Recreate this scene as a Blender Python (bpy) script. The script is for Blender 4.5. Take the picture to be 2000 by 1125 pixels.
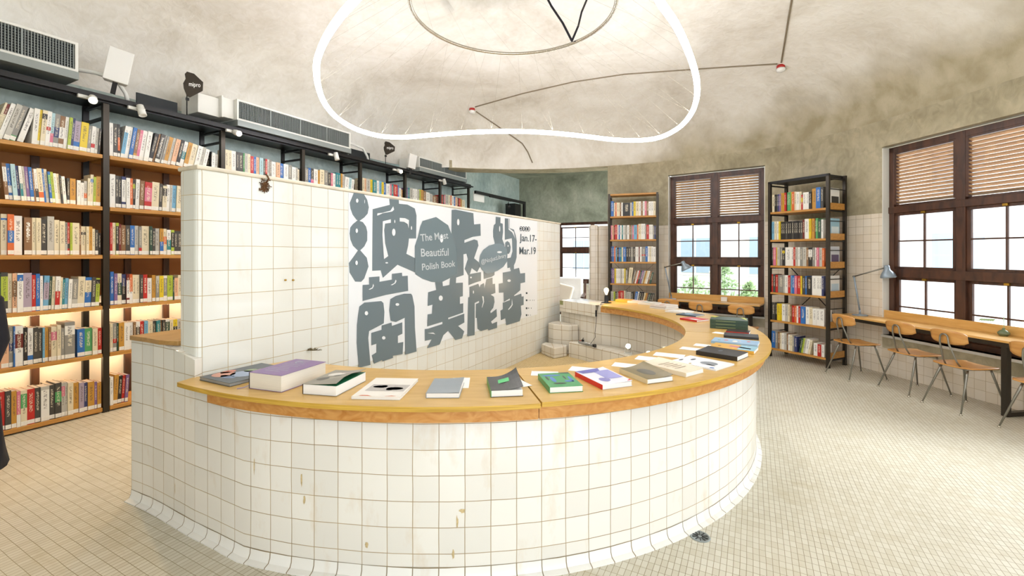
import bpy, bmesh, math, random, re
from mathutils import Vector, Matrix
from mathutils.bvhtree import BVHTree
random.seed(7)
SC = bpy.context.scene
COL = SC.collection
for o_ in list(bpy.data.objects): bpy.data.objects.remove(o_)

# ------------------------------------------------------------------ camera
F_PX, CX, HY, CAM_H = 889.0, 1000.0, 496.0, 1.6
cam_d = bpy.data.cameras.new('camera'); cam = bpy.data.objects.new('camera', cam_d); COL.objects.link(cam)
cam.location = (0, 0, CAM_H); cam.rotation_euler = (math.pi/2, 0, 0)
cam_d.sensor_width = 36; cam_d.lens = F_PX/2000*36; cam_d.shift_y = -(562.5-HY)/2000; cam_d.clip_start = .05
SC.camera = cam
# ------------------------------------------------------------------ world and exposure
SC.view_settings.view_transform = 'Standard'; SC.view_settings.look = 'None'
SC.view_settings.exposure = 0.50; SC.view_settings.gamma = 1; SC.view_settings.use_curve_mapping = False
wd = bpy.data.worlds.new('sky'); SC.world = wd; wd.use_nodes = True
bg = wd.node_tree.nodes['Background']; bg.inputs[0].default_value = (.90, .95, 1, 1); bg.inputs[1].default_value = 2.6
RING_POWER = 26.0
sun_d = bpy.data.lights.new('sun', 'SUN'); sun_d.energy = 7.5; sun_d.angle = math.radians(50); sun_d.color = (.88, .94, 1)
sun = bpy.data.objects.new('sun', sun_d); COL.objects.link(sun); sun.location = (9, 5, 8); sun.rotation_euler = Vector((-1, -.12, -.62)).to_track_quat('-Z', 'Y').to_euler()

# ------------------------------------------------------------------ helpers
def at(px, py, Y): return Vector(((px-CX)/F_PX*Y, Y, CAM_H-(py-HY)/F_PX*Y))
def atz(px, py, z):
    Y = F_PX*(CAM_H-z)/(py-HY); return Vector(((px-CX)/F_PX*Y, Y, z))
def tag(o, label=None, cat=None, group=None, kind=None):
    if label: o['label'] = label
    if cat: o['category'] = cat
    if group: o['group'] = group
    if kind: o['kind'] = kind
    return o
def frame(x, y, ang, z=0): return Matrix.Translation((x, y, z)) @ Matrix.Rotation(ang, 4, 'Z')
def empty(name, M=Matrix.Identity(4), parent=None):
    o = bpy.data.objects.new(name, None); COL.objects.link(o); o.empty_display_size = .1
    if parent: o.parent = parent
    o.matrix_basis = M
    return o
class MB:
    def __init__(s): s.v = []; s.f = []; s.m = []; s.u = []; s.sm = []
    def face(s, pts, m=0, uv=None, smooth=False):
        b = len(s.v); s.v += [tuple(p) for p in pts]; s.f.append(tuple(range(b, b+len(pts)))); s.m.append(m); s.u.append(uv); s.sm.append(smooth)
    def mesh(s, vs, fs, m=0, smooth=False, uvs=None):
        b = len(s.v); s.v += [tuple(p) for p in vs]
        for i, f in enumerate(fs):
            s.f.append(tuple(b+k for k in f)); s.m.append(m); s.u.append(uvs[i] if uvs else None); s.sm.append(smooth)
    def box(s, x0, x1, y0, y1, z0, z1, m=0, M=None, front_uv=False):
        P = [Vector(p) for p in ((x0,y0,z0),(x1,y0,z0),(x1,y1,z0),(x0,y1,z0),(x0,y0,z1),(x1,y0,z1),(x1,y1,z1),(x0,y1,z1))]
        if M is not None: P = [M@p for p in P]
        fs = [(0,3,2,1),(4,5,6,7),(0,1,5,4),(1,2,6,5),(2,3,7,6),(3,0,4,7)]
        us = None
        if front_uv:
            z4 = [(0,0)]*4; us = [z4, z4, [(0,0),(1,0),(1,1),(0,1)], z4, z4, z4]
        s.mesh(P, fs, m, uvs=us)
    def bar(s, a, b, w, h=None, m=0):
        a = Vector(a); b = Vector(b); h = h or w; d = (b-a); L = d.length
        if L < 1e-6: return
        d.normalize(); up = Vector((0,0,1)) if abs(d.z) < .95 else Vector((1,0,0))
        x = d.cross(up).normalized(); y = x.cross(d).normalized()
        P = [a+x*i*w/2+y*j*h/2 for i, j in ((-1,-1),(1,-1),(1,1),(-1,1))]+[b+x*i*w/2+y*j*h/2 for i, j in ((-1,-1),(1,-1),(1,1),(-1,1))]
        s.mesh(P, [(3,2,1,0),(4,5,6,7),(0,1,5,4),(1,2,6,5),(2,3,7,6),(3,0,4,7)], m)
    def tube(s, pts, r, n=8, m=0, closed=False, caps=True):
        pts = [Vector(p) for p in pts]; N = len(pts); rs = r if isinstance(r, (list, tuple)) else [r]*N
        vs = []; prev = None
        for i in range(N):
            if closed: d = pts[(i+1) % N]-pts[i-1]
            else: d = pts[min(i+1, N-1)]-pts[max(i-1, 0)]
            if d.length < 1e-9: d = Vector((0,0,1))
            d.normalize()
            if prev is None:
                up = Vector((0,0,1)) if abs(d.z) < .9 else Vector((1,0,0)); x = d.cross(up).normalized()
            else:
                x = (prev-d*prev.dot(d)); x = x.normalized() if x.length > 1e-6 else d.orthogonal().normalized()
            prev = x; y = d.cross(x)
            for k in range(n):
                a = 2*math.pi*k/n; vs.append(pts[i]+(x*math.cos(a)+y*math.sin(a))*rs[i])
        fs = []
        for i in range(N if closed else N-1):
            j = (i+1) % N
            for k in range(n): fs.append((i*n+k, i*n+(k+1) % n, j*n+(k+1) % n, j*n+k))
        s.mesh(vs, fs, m, True)
        if caps and not closed:
            b = len(s.v)-len(vs)
            s.f.append(tuple(b+k for k in range(n))[::-1]); s.m.append(m); s.u.append(None); s.sm.append(False)
            s.f.append(tuple(b+(N-1)*n+k for k in range(n))); s.m.append(m); s.u.append(None); s.sm.append(False)
    def lathe(s, prof, c=(0,0,0), n=24, m=0, axis=None, close=False):
        c = Vector(c); R = Matrix.Identity(3)
        if axis is not None: R = Vector((0,0,1)).rotation_difference(Vector(axis)).to_matrix()
        vs = []
        for r, z in prof:
            for k in range(n):
                a = 2*math.pi*k/n; vs.append(c+R@Vector((r*math.cos(a), r*math.sin(a), z)))
        fs = [(i*n+k, i*n+(k+1) % n, (i+1)*n+(k+1) % n, (i+1)*n+k) for i in range(len(prof)-1) for k in range(n)]
        s.mesh(vs, fs, m, True)
    def prism(s, pts, z0, z1, m=0, mtop=None, M=None):
        n = len(pts); P = [Vector((p[0], p[1], z0)) for p in pts]+[Vector((p[0], p[1], z1)) for p in pts]
        if M is not None: P = [M@p for p in P]
        s.mesh(P, [tuple(range(n))[::-1]]+[(i, (i+1) % n, (i+1) % n+n, i+n) for i in range(n)], m)
        b = len(s.v)-2*n; s.f.append(tuple(b+n+k for k in range(n))); s.m.append(m if mtop is None else mtop); s.u.append(None); s.sm.append(False)
    def build(s, name, mats, parent=None, M=None, boxuv=False, bevel=0, seg=2, merge=False):
        me = bpy.data.meshes.new(name); me.from_pydata(s.v, [], s.f); me.update()
        mats = mats if isinstance(mats, (list, tuple)) else [mats]
        for k in mats: me.materials.append(k)
        for i, p in enumerate(me.polygons): p.material_index = min(s.m[i], len(mats)-1); p.use_smooth = s.sm[i]
        if any(u is not None for u in s.u) or boxuv:
            uvl = me.uv_layers.new(name='UVMap')
            for i, p in enumerate(me.polygons):
                nn = p.normal
                for k, li in enumerate(p.loop_indices):
                    if s.u[i] is not None: uvl.data[li].uv = s.u[i][k]
                    elif boxuv:
                        co = me.vertices[me.loops[li].vertex_index].co
                        if abs(nn.z) > .7: uvl.data[li].uv = (co.x, co.y)
                        elif abs(nn.y) >= abs(nn.x): uvl.data[li].uv = (co.x, co.z)
                        else: uvl.data[li].uv = (co.y, co.z)
        if merge:
            bm = bmesh.new(); bm.from_mesh(me); bmesh.ops.remove_doubles(bm, verts=bm.verts, dist=1e-5); bm.to_mesh(me); bm.free(); me.set_sharp_from_angle(angle=math.radians(38))
        o = bpy.data.objects.new(name, me); COL.objects.link(o)
        if parent is not None: o.parent = parent
        if M is not None: o.matrix_basis = M
        if bevel:
            md = o.modifiers.new('bevel', 'BEVEL'); md.width = bevel; md.segments = seg; md.limit_method = 'ANGLE'; md.angle_limit = .7
        return o

# ------------------------------------------------------------------ materials
def lin(h):
    h = h.lstrip('#'); c = [int(h[i:i+2], 16)/255 for i in (0, 2, 4)]
    return tuple((x/12.92 if x <= .04045 else ((x+.055)/1.055)**2.4) for x in c)+(1,)
def nmat(name):
    m = bpy.data.materials.new(name); m.use_nodes = True; nt = m.node_tree; return m, nt, nt.nodes['Principled BSDF']
def N(nt, t, **k):
    n = nt.nodes.new(t)
    for a, b in k.items(): setattr(n, a, b)
    return n
def mat(name, col, rough=.5, metal=0, noise=0, scale=8, bump=0, spec=None, stretch=None):
    m, nt, b = nmat(name); c = lin(col); b.inputs['Base Color'].default_value = c
    b.inputs['Roughness'].default_value = rough; b.inputs['Metallic'].default_value = metal
    if spec is not None: b.inputs['Specular IOR Level'].default_value = spec
    if noise or bump:
        tc = N(nt, 'ShaderNodeTexCoord'); nz = N(nt, 'ShaderNodeTexNoise'); nz.inputs['Scale'].default_value = scale; nz.inputs['Detail'].default_value = 6
        src = tc.outputs['Object']
        if stretch:
            mp = N(nt, 'ShaderNodeMapping'); mp.inputs['Scale'].default_value = stretch; nt.links.new(src, mp.inputs[0]); src = mp.outputs[0]
        nt.links.new(src, nz.inputs['Vector'])
        if noise:
            r = N(nt, 'ShaderNodeValToRGB'); r.color_ramp.elements[0].position = .3; r.color_ramp.elements[1].position = .7
            r.color_ramp.elements[0].color = tuple(x*(1-noise) for x in c[:3])+(1,); r.color_ramp.elements[1].color = tuple(min(1, x*(1+noise)) for x in c[:3])+(1,)
            nt.links.new(nz.outputs[0], r.inputs[0]); nt.links.new(r.outputs[0], b.inputs['Base Color'])
        if bump:
            bp = N(nt, 'ShaderNodeBump'); bp.inputs['Strength'].default_value = bump; bp.inputs['Distance'].default_value = .01
            nt.links.new(nz.outputs[0], bp.inputs['Height']); nt.links.new(bp.outputs[0], b.inputs['Normal'])
    return m
def emis(name, col, s):
    m, nt, b = nmat(name); b.inputs['Base Color'].default_value = lin(col); b.inputs['Emission Color'].default_value = lin(col); b.inputs['Emission Strength'].default_value = s; return m
def tile_mat(name, w, h, c1, c2, grout, rough=.14, gsize=.004, stain=.35, rot=0, uv=True, off=0, freq=1, staincol='#c9a873', bumpy=.25, gnoise='#8d7a58'):
    m, nt, b = nmat(name); tc = N(nt, 'ShaderNodeTexCoord'); mp = N(nt, 'ShaderNodeMapping'); mp.inputs['Rotation'].default_value = (0, 0, rot)
    nt.links.new(tc.outputs['UV' if uv else 'Object'], mp.inputs[0])
    wob = N(nt, 'ShaderNodeTexNoise'); wob.inputs['Scale'].default_value = 3; nt.links.new(mp.outputs[0], wob.inputs['Vector'])
    wa = N(nt, 'ShaderNodeMixRGB', blend_type='LINEAR_LIGHT'); wa.inputs[0].default_value = .004; nt.links.new(mp.outputs[0], wa.inputs[1]); nt.links.new(wob.outputs['Color'], wa.inputs[2])
    br = N(nt, 'ShaderNodeTexBrick'); br.offset = off; br.offset_frequency = 2; br.squash = 1
    br.inputs['Scale'].default_value = 1; br.inputs['Brick Width'].default_value = w; br.inputs['Row Height'].default_value = h
    br.inputs['Mortar Size'].default_value = gsize; br.inputs['Mortar Smooth'].default_value = .3; br.inputs['Bias'].default_value = -.2
    br.inputs['Color1'].default_value = lin(c1); br.inputs['Color2'].default_value = lin(c2)
    nt.links.new(wa.outputs[0], br.inputs['Vector'])
    gn = N(nt, 'ShaderNodeTexNoise'); gn.inputs['Scale'].default_value = 2.2; gn.inputs['Detail'].default_value = 5; nt.links.new(mp.outputs[0], gn.inputs['Vector'])
    gr = N(nt, 'ShaderNodeValToRGB'); gr.color_ramp.elements[0].position = .35; gr.color_ramp.elements[1].position = .62
    gr.color_ramp.elements[0].color = lin(grout); gr.color_ramp.elements[1].color = lin(gnoise)
    nt.links.new(gn.outputs[0], gr.inputs[0]); nt.links.new(gr.outputs[0], br.inputs['Mortar'])
    # stains: rusty drips and pale patches that belong to the tiles
    sm = N(nt, 'ShaderNodeMapping'); sm.inputs['Scale'].default_value = (4.5, 1.6, 1); nt.links.new(mp.outputs[0], sm.inputs[0])
    sn = N(nt, 'ShaderNodeTexNoise'); sn.inputs['Scale'].default_value = 1.3; sn.inputs['Detail'].default_value = 9; sn.inputs['Roughness'].default_value = .62; nt.links.new(sm.outputs[0], sn.inputs['Vector'])
    sr = N(nt, 'ShaderNodeValToRGB'); sr.color_ramp.elements[0].position = .56; sr.color_ramp.elements[1].position = .8
    sr.color_ramp.elements[0].color = (0,0,0,1); sr.color_ramp.elements[1].color = (stain,)*3+(1,)
    nt.links.new(sn.outputs[0], sr.inputs[0])
    mx = N(nt, 'ShaderNodeMixRGB'); mx.inputs[2].default_value = lin(staincol)
    nt.links.new(sr.outputs[0], mx.inputs[0]); nt.links.new(br.outputs['Color'], mx.inputs[1]); nt.links.new(mx.outputs[0], b.inputs['Base Color'])
    rr = N(nt, 'ShaderNodeMapRange'); rr.inputs['To Min'].default_value = rough; rr.inputs['To Max'].default_value = .8
    nt.links.new(br.outputs['Fac'], rr.inputs['Value']); nt.links.new(rr.outputs[0], b.inputs['Roughness'])
    sub = N(nt, 'ShaderNodeMath', operation='MULTIPLY_ADD'); sub.inputs[1].default_value = -1; 
    nt.links.new(br.outputs['Fac'], sub.inputs[0]); 
    g2 = N(nt, 'ShaderNodeMath', operation='MULTIPLY'); g2.inputs[1].default_value = bumpy; nt.links.new(wob.outputs[0], g2.inputs[0]); nt.links.new(g2.outputs[0], sub.inputs[2])
    bp = N(nt, 'ShaderNodeBump'); bp.inputs['Strength'].default_value = .35; bp.inputs['Distance'].default_value = .004
    nt.links.new(sub.outputs[0], bp.inputs['Height']); nt.links.new(bp.outputs[0], b.inputs['Normal'])
    return m
def plaster(name, ca, cb, cc, scale=1.2, bump=.3, rough=.75):
    m, nt, b = nmat(name); tc = N(nt, 'ShaderNodeTexCoord')
    mp = N(nt, 'ShaderNodeMapping'); mp.inputs['Scale'].default_value = (1, 1.0, .8); nt.links.new(tc.outputs['Object'], mp.inputs[0])
    a = N(nt, 'ShaderNodeTexNoise'); a.inputs['Scale'].default_value = scale; a.inputs['Detail'].default_value = 8; a.inputs['Roughness'].default_value = .62; a.inputs['Distortion'].default_value = .6
    nt.links.new(mp.outputs[0], a.inputs['Vector'])
    r = N(nt, 'ShaderNodeValToRGB'); e = r.color_ramp.elements; e[0].position = .32; e[0].color = lin(ca); e[1].position = .7; e[1].color = lin(cc)
    k = e.new(.5); k.color = lin(cb); nt.links.new(a.outputs[0], r.inputs[0])
    f = N(nt, 'ShaderNodeTexNoise'); f.inputs['Scale'].default_value = 9; f.inputs['Detail'].default_value = 8; f.inputs['Distortion'].default_value = 1.2; nt.links.new(mp.outputs[0], f.inputs['Vector'])
    mx = N(nt, 'ShaderNodeMixRGB', blend_type='OVERLAY'); mx.inputs[0].default_value = .3; nt.links.new(r.outputs[0], mx.inputs[1])
    fr = N(nt, 'ShaderNodeValToRGB'); fr.color_ramp.elements[0].position = .3; fr.color_ramp.elements[0].color = (.25,.25,.25,1); fr.color_ramp.elements[1].position = .7; fr.color_ramp.elements[1].color = (.7,.7,.7,1)
    nt.links.new(f.outputs[0], fr.inputs[0]); nt.links.new(fr.outputs[0], mx.inputs[2])
    nt.links.new(mx.outputs[0], b.inputs['Base Color']); b.inputs['Roughness'].default_value = rough
    bp = N(nt, 'ShaderNodeBump'); bp.inputs['Strength'].default_value = bump; bp.inputs['Distance'].default_value = .02
    nt.links.new(f.outputs[0], bp.inputs['Height']); nt.links.new(bp.outputs[0], b.inputs['Normal'])
    return m
def wood(name, ca, cb, rough=.35, scale=(1.2, 14, 14), rot=0, amt=1):
    m, nt, b = nmat(name); tc = N(nt, 'ShaderNodeTexCoord'); mp = N(nt, 'ShaderNodeMapping'); mp.inputs['Scale'].default_value = scale; mp.inputs['Rotation'].default_value = (0, 0, rot)
    nt.links.new(tc.outputs['Object'], mp.inputs[0])
    a = N(nt, 'ShaderNodeTexNoise'); a.inputs['Scale'].default_value = 1.6; a.inputs['Detail'].default_value = 7; a.inputs['Distortion'].default_value = .8*amt; nt.links.new(mp.outputs[0], a.inputs['Vector'])
    r = N(nt, 'ShaderNodeValToRGB'); r.color_ramp.elements[0].position = .32; r.color_ramp.elements[0].color = lin(ca); r.color_ramp.elements[1].position = .68; r.color_ramp.elements[1].color = lin(cb)
    nt.links.new(a.outputs[0], r.inputs[0]); nt.links.new(r.outputs[0], b.inputs['Base Color']); b.inputs['Roughness'].default_value = rough
    return m
M_ = {}
UANG = math.atan2(.884, .468)
M_['pooltile'] = tile_mat('glazed wall tile', .128, .128, '#ebe8df', '#dfdcd3', '#bca885', .17, .0021, .5, gnoise='#98835f')
M_['walltile'] = tile_mat('partition tile', .15, .15, '#e6e7e0', '#e0e0d7', '#c9b68a', .07, .0020, .25, gnoise='#a8946c')
M_['innertile'] = tile_mat('inner bath tile', .15, .15, '#e3dccd', '#dad2c1', '#a8874f', .12, .003, .3)
M_['dado'] = tile_mat('dado tile', .11, .11, '#e3d9c8', '#dccfb9', '#c8b38f', .2, .002, .2)
M_['floor'] = tile_mat('mosaic floor tile', .055, .03, '#d3cebd', '#c6bfaa', '#a3977a', .33, .0015, .5, rot=-UANG, uv=False, staincol='#a8996f', gnoise='#887a5c')
M_['poolfloor'] = tile_mat('bath floor mosaic', .03, .03, '#d9c08c', '#cdb27a', '#9a7b43', .35, .002, .4, rot=-UANG, uv=False)
M_['ceil'] = plaster('dome plaster', '#d3cdc0', '#e6e2d8', '#f3f1ea', .9, .4)
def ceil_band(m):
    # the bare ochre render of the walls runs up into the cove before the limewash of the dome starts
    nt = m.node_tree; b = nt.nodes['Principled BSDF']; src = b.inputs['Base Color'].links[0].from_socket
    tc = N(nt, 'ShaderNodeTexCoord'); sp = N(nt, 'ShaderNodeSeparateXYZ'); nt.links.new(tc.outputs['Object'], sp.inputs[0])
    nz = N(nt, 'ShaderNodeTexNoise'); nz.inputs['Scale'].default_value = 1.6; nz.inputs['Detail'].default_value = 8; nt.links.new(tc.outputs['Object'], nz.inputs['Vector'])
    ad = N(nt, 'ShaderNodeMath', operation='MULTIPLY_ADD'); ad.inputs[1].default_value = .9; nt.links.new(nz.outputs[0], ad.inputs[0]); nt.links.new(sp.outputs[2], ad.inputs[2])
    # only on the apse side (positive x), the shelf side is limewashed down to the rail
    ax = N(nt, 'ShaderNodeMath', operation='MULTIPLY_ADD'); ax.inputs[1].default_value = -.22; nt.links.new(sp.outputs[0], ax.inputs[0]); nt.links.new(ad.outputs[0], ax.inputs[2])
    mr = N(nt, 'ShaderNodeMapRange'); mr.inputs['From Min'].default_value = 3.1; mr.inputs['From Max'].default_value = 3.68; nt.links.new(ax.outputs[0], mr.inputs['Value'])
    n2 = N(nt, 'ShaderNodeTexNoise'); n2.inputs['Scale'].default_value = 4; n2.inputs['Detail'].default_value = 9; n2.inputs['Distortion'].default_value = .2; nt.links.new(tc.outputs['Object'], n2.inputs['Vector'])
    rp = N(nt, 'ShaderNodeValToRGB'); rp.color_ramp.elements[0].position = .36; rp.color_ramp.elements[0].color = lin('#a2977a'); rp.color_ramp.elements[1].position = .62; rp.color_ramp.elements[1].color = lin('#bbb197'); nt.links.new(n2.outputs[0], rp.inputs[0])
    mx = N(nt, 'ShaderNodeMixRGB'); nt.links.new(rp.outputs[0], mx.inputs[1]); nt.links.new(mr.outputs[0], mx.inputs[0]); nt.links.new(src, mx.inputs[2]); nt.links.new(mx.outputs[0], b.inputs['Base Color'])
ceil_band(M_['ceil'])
M_['wallp'] = plaster('aged ochre plaster', '#948b70', '#ada388', '#c2b89f', 1.3, .4)
M_['greenp'] = plaster('mould green concrete', '#7a8071', '#9a9e8d', '#b6b8a8', 1.1, .3)
M_['bluep'] = plaster('blue grey concrete', '#93a3a0', '#abbab5', '#c0cac2', .9, .3)
M_['counter'] = wood('birch ply top', '#c39a4e', '#d0aa62', .3, (2, 16, 16), .5)
M_['ply'] = wood('ply edge', '#b08628', '#d6ae48', .45, (2, 2, 90))
M_['fascia'] = wood('fascia veneer', '#b87a33', '#d09a55', .4, (5, 5, 9), amt=3)
M_['shelfw'] = wood('shelf board pine', '#b07a30', '#c9924a', .45, (3, 12, 30))
M_['ledgew'] = wood('ledge board', '#a07a44', '#b48c52', .4, (3, 12, 30))
M_['tablew'] = wood('table ply', '#cf9d52', '#ddb06a', .35, (2, 14, 14))
M_['chairw'] = wood('chair ply', '#c08440', '#d09a55', .35, (3, 3, 14))
M_['frame'] = wood('dark window wood', '#3a241a', '#5a3826', .4, (8, 8, 2))
M_['slat'] = wood('louvre slat wood', '#9a7856', '#b8946c', .5, (6, 6, 20))
M_['black'] = mat('black steel', '#1b1a1a', .4, .3)
M_['post'] = mat('dark steel post', '#3a342c', .35, .6)
M_['steel'] = mat('grey tube steel', '#8d8a80', .3, .8)
M_['white'] = mat('white enamel', '#dfdfd8', .4)
M_['whitem'] = mat('white plastic', '#e8e8e4', .35)
M_['grey'] = mat('grey plastic', '#9c9c98', .5)
M_['grille'] = mat('grille dark', '#1f2427', .6)
M_['gframe'] = mat('grille bar', '#8f9694', .4, .3)
M_['silver'] = mat('silver ring metal', '#b9b3a3', .25, .9)
M_['cond'] = mat('conduit', '#877a64', .5, .3)
M_['red'] = mat('red plastic', '#b3231b', .4)
M_['brass'] = mat('brass latch', '#b8913c', .3, .9)
M_['glassb'] = mat('bottle green glass', '#6d7a5c', .1)
M_['pages'] = mat('page block', '#e4ded0', .8, noise=.05, scale=3, stretch=(1,1,200))
M_['pagew'] = mat('white page block', '#f0efec', .8)
M_['paper'] = mat('white paper', '#efece4', .7)
M_['label'] = mat('white call number label', '#e8e4d8', .7, noise=.08, scale=60)
M_['card'] = mat('brown cardboard', '#a06a3c', .8, noise=.12, scale=4)
M_['lamp'] = mat('lamp blue grey enamel', '#8e9ba6', .3, .2)
M_['coat'] = mat('black wool coat', '#17141c', .9)
M_['skin'] = mat('skin', '#c69a7c', .6)
M_['hair'] = mat('hair', '#1c1512', .6)
M_['cushion'] = mat('white cushion cloth', '#e8e6e2', .9, noise=.05, scale=6)
M_['inkp'] = mat('slate poster ink', '#6c7a80', .33)
M_['inkw'] = mat('poster white', '#e9ecee', .33)
M_['inkt'] = mat('poster pale lettering', '#c8cfd2', .25)
M_['leaf'] = mat('foliage green', '#a3bd8c', .7, noise=.3, scale=5)
M_['outw'] = mat('pale render facade', '#e6e9ea', .8)
M_['outg'] = mat('facade window glass', '#9fb4c4', .2)
M_['dirt'] = mat('rust brown residue', '#5a3a1c', .9, noise=.4, scale=40)
M_['shade'] = emis('warm bulb', '#ffd79a', 14)
M_['spot'] = emis('spot lens', '#fff1d0', 30)
M_['led'] = emis('warm led strip', '#ffe6b8', 9)
M_['ring'] = emis('ring neon tube', '#f8f8ff', RING_POWER)
def glass():
    m, nt, b = nmat('window glass'); nt.nodes.remove(b); out = nt.nodes['Material Output']
    t = N(nt, 'ShaderNodeBsdfTransparent'); g = N(nt, 'ShaderNodeBsdfGlossy'); g.inputs['Roughness'].default_value = .02; mx = N(nt, 'ShaderNodeMixShader')
    fr = N(nt, 'ShaderNodeFresnel'); fr.inputs[0].default_value = 1.4
    nt.links.new(fr.outputs[0], mx.inputs[0]); nt.links.new(t.outputs[0], mx.inputs[1]); nt.links.new(g.outputs[0], mx.inputs[2]); nt.links.new(mx.outputs[0], out.inputs[0]); return m
M_['glass'] = glass()
BC = dict(w=('white','#e6e3da'), c=('cream','#dccfae'), e=('pale grey','#b9b5a9'), g=('grey','#8a877f'), d=('charcoal','#423f3a'), k=('black','#1f1c1b'),
  r=('red','#b8231c'), m=('maroon','#6d2018'), o=('orange','#d0662a'), y=('yellow','#dcc022'), l=('lime','#a9b93a'), G=('green','#4f9a5c'), t=('teal','#2f7f85'),
  b=('blue','#2a68ad'), B=('navy','#2f3764'), s=('sky blue','#6fa6c4'), p=('pink','#cf6f86'), v=('purple','#7d5f8c'), n=('brown','#85603c'), a=('mustard','#c08c34'), u=('dark green','#27493a'),
  i=('pale blue','#a9c8cc'), f=('peach','#dfae88'), V=('lilac','#a898a6'))
def book_mat(code):
    nm, hx = BC[code]; m, nt, b = nmat('cover '+nm); c = lin(hx); lum = .2*c[0]+.7*c[1]+.1*c[2]
    tc = N(nt, 'ShaderNodeTexCoord'); sp = N(nt, 'ShaderNodeSeparateXYZ'); nt.links.new(tc.outputs['UV'], sp.inputs[0])
    def rng(o, a, b2):
        g = N(nt, 'ShaderNodeMath', operation='GREATER_THAN'); g.inputs[1].default_value = a; l = N(nt, 'ShaderNodeMath', operation='LESS_THAN'); l.inputs[1].default_value = b2
        nt.links.new(o, g.inputs[0]); nt.links.new(o, l.inputs[0]); mu = N(nt, 'ShaderNodeMath', operation='MULTIPLY'); nt.links.new(g.outputs[0], mu.inputs[0]); nt.links.new(l.outputs[0], mu.inputs[1]); return mu.outputs[0]
    mp = N(nt, 'ShaderNodeMapping'); mp.inputs['Scale'].default_value = (5, 42, 1)
    oi = N(nt, 'ShaderNodeObjectInfo'); ad = N(nt, 'ShaderNodeVectorMath', operation='ADD'); cb = N(nt, 'ShaderNodeCombineXYZ'); mz = N(nt, 'ShaderNodeMath', operation='MULTIPLY'); mz.inputs[1].default_value = 80
    nt.links.new(oi.outputs['Random'], mz.inputs[0]); nt.links.new(mz.outputs[0], cb.inputs[2]); nt.links.new(tc.outputs['UV'], mp.inputs[0]); nt.links.new(mp.outputs[0], ad.inputs[0]); nt.links.new(cb.outputs[0], ad.inputs[1])
    nz = N(nt, 'ShaderNodeTexNoise'); nz.inputs['Scale'].default_value = 1; nz.inputs['Detail'].default_value = 1; nt.links.new(ad.outputs[0], nz.inputs['Vector'])
    gt = N(nt, 'ShaderNodeMath', operation='GREATER_THAN'); gt.inputs[1].default_value = .5; nt.links.new(nz.outputs[0], gt.inputs[0])
    a1 = rng(sp.outputs[0], .3, .72); a2 = rng(sp.outputs[1], .34, .88)
    m1 = N(nt, 'ShaderNodeMath', operation='MULTIPLY'); m2 = N(nt, 'ShaderNodeMath', operation='MULTIPLY'); nt.links.new(a1, m1.inputs[0]); nt.links.new(a2, m1.inputs[1]); nt.links.new(m1.outputs[0], m2.inputs[0]); nt.links.new(gt.outputs[0], m2.inputs[1])
    m3 = N(nt, 'ShaderNodeMath', operation='MULTIPLY'); m3.inputs[1].default_value = .62; nt.links.new(m2.outputs[0], m3.inputs[0])
    mx = N(nt, 'ShaderNodeMixRGB'); mx.inputs[1].default_value = c; mx.inputs[2].default_value = lin('#4a4038') if lum > .28 else lin('#e8dcc0')
    nt.links.new(m3.outputs[0], mx.inputs[0]); nt.links.new(mx.outputs[0], b.inputs['Base Color']); b.inputs['Roughness'].default_value = .42
    return m
BM = {k: book_mat(k) for k in BC}

# ------------------------------------------------------------------ site geometry
U = Vector((.468, .884, 0)).normalized(); NN = Vector((U.y, -U.x, 0))
C0 = Vector((-1.828, 2.686, 0)); UA = math.atan2(U.y, U.x)
LF = frame(C0.x, C0.y, UA)                 # partition frame: x along the wall, y to its back, z up
LFi = LF.inverted()
PC = Vector((-.40, 4.90, 0))               # bath centre
SH = LF @ Vector((.629, 2.904, 0)); SF = frame(SH.x, SH.y, UA)   # long bookshelf frame
def lw(x, y, z=0): return LF @ Vector((x, y, z))
def pol(r, deg, z=0): return Vector((PC.x+r*math.cos(math.radians(deg)), PC.y+r*math.sin(math.radians(deg)), z))
def wall_px(px, py, y=0):
    """point of the partition plane (local x, z) seen at a photo pixel"""
    d = Vector(((px-CX)/F_PX, 1, -(py-HY)/F_PX)); o = Vector((0, 0, CAM_H)); n = LF.to_3x3() @ Vector((0, 1, 0)); p0 = lw(0, y)
    t = (p0-o).dot(n)/d.dot(n); q = LFi @ (o+d*t); return (q.x, q.z)
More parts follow.
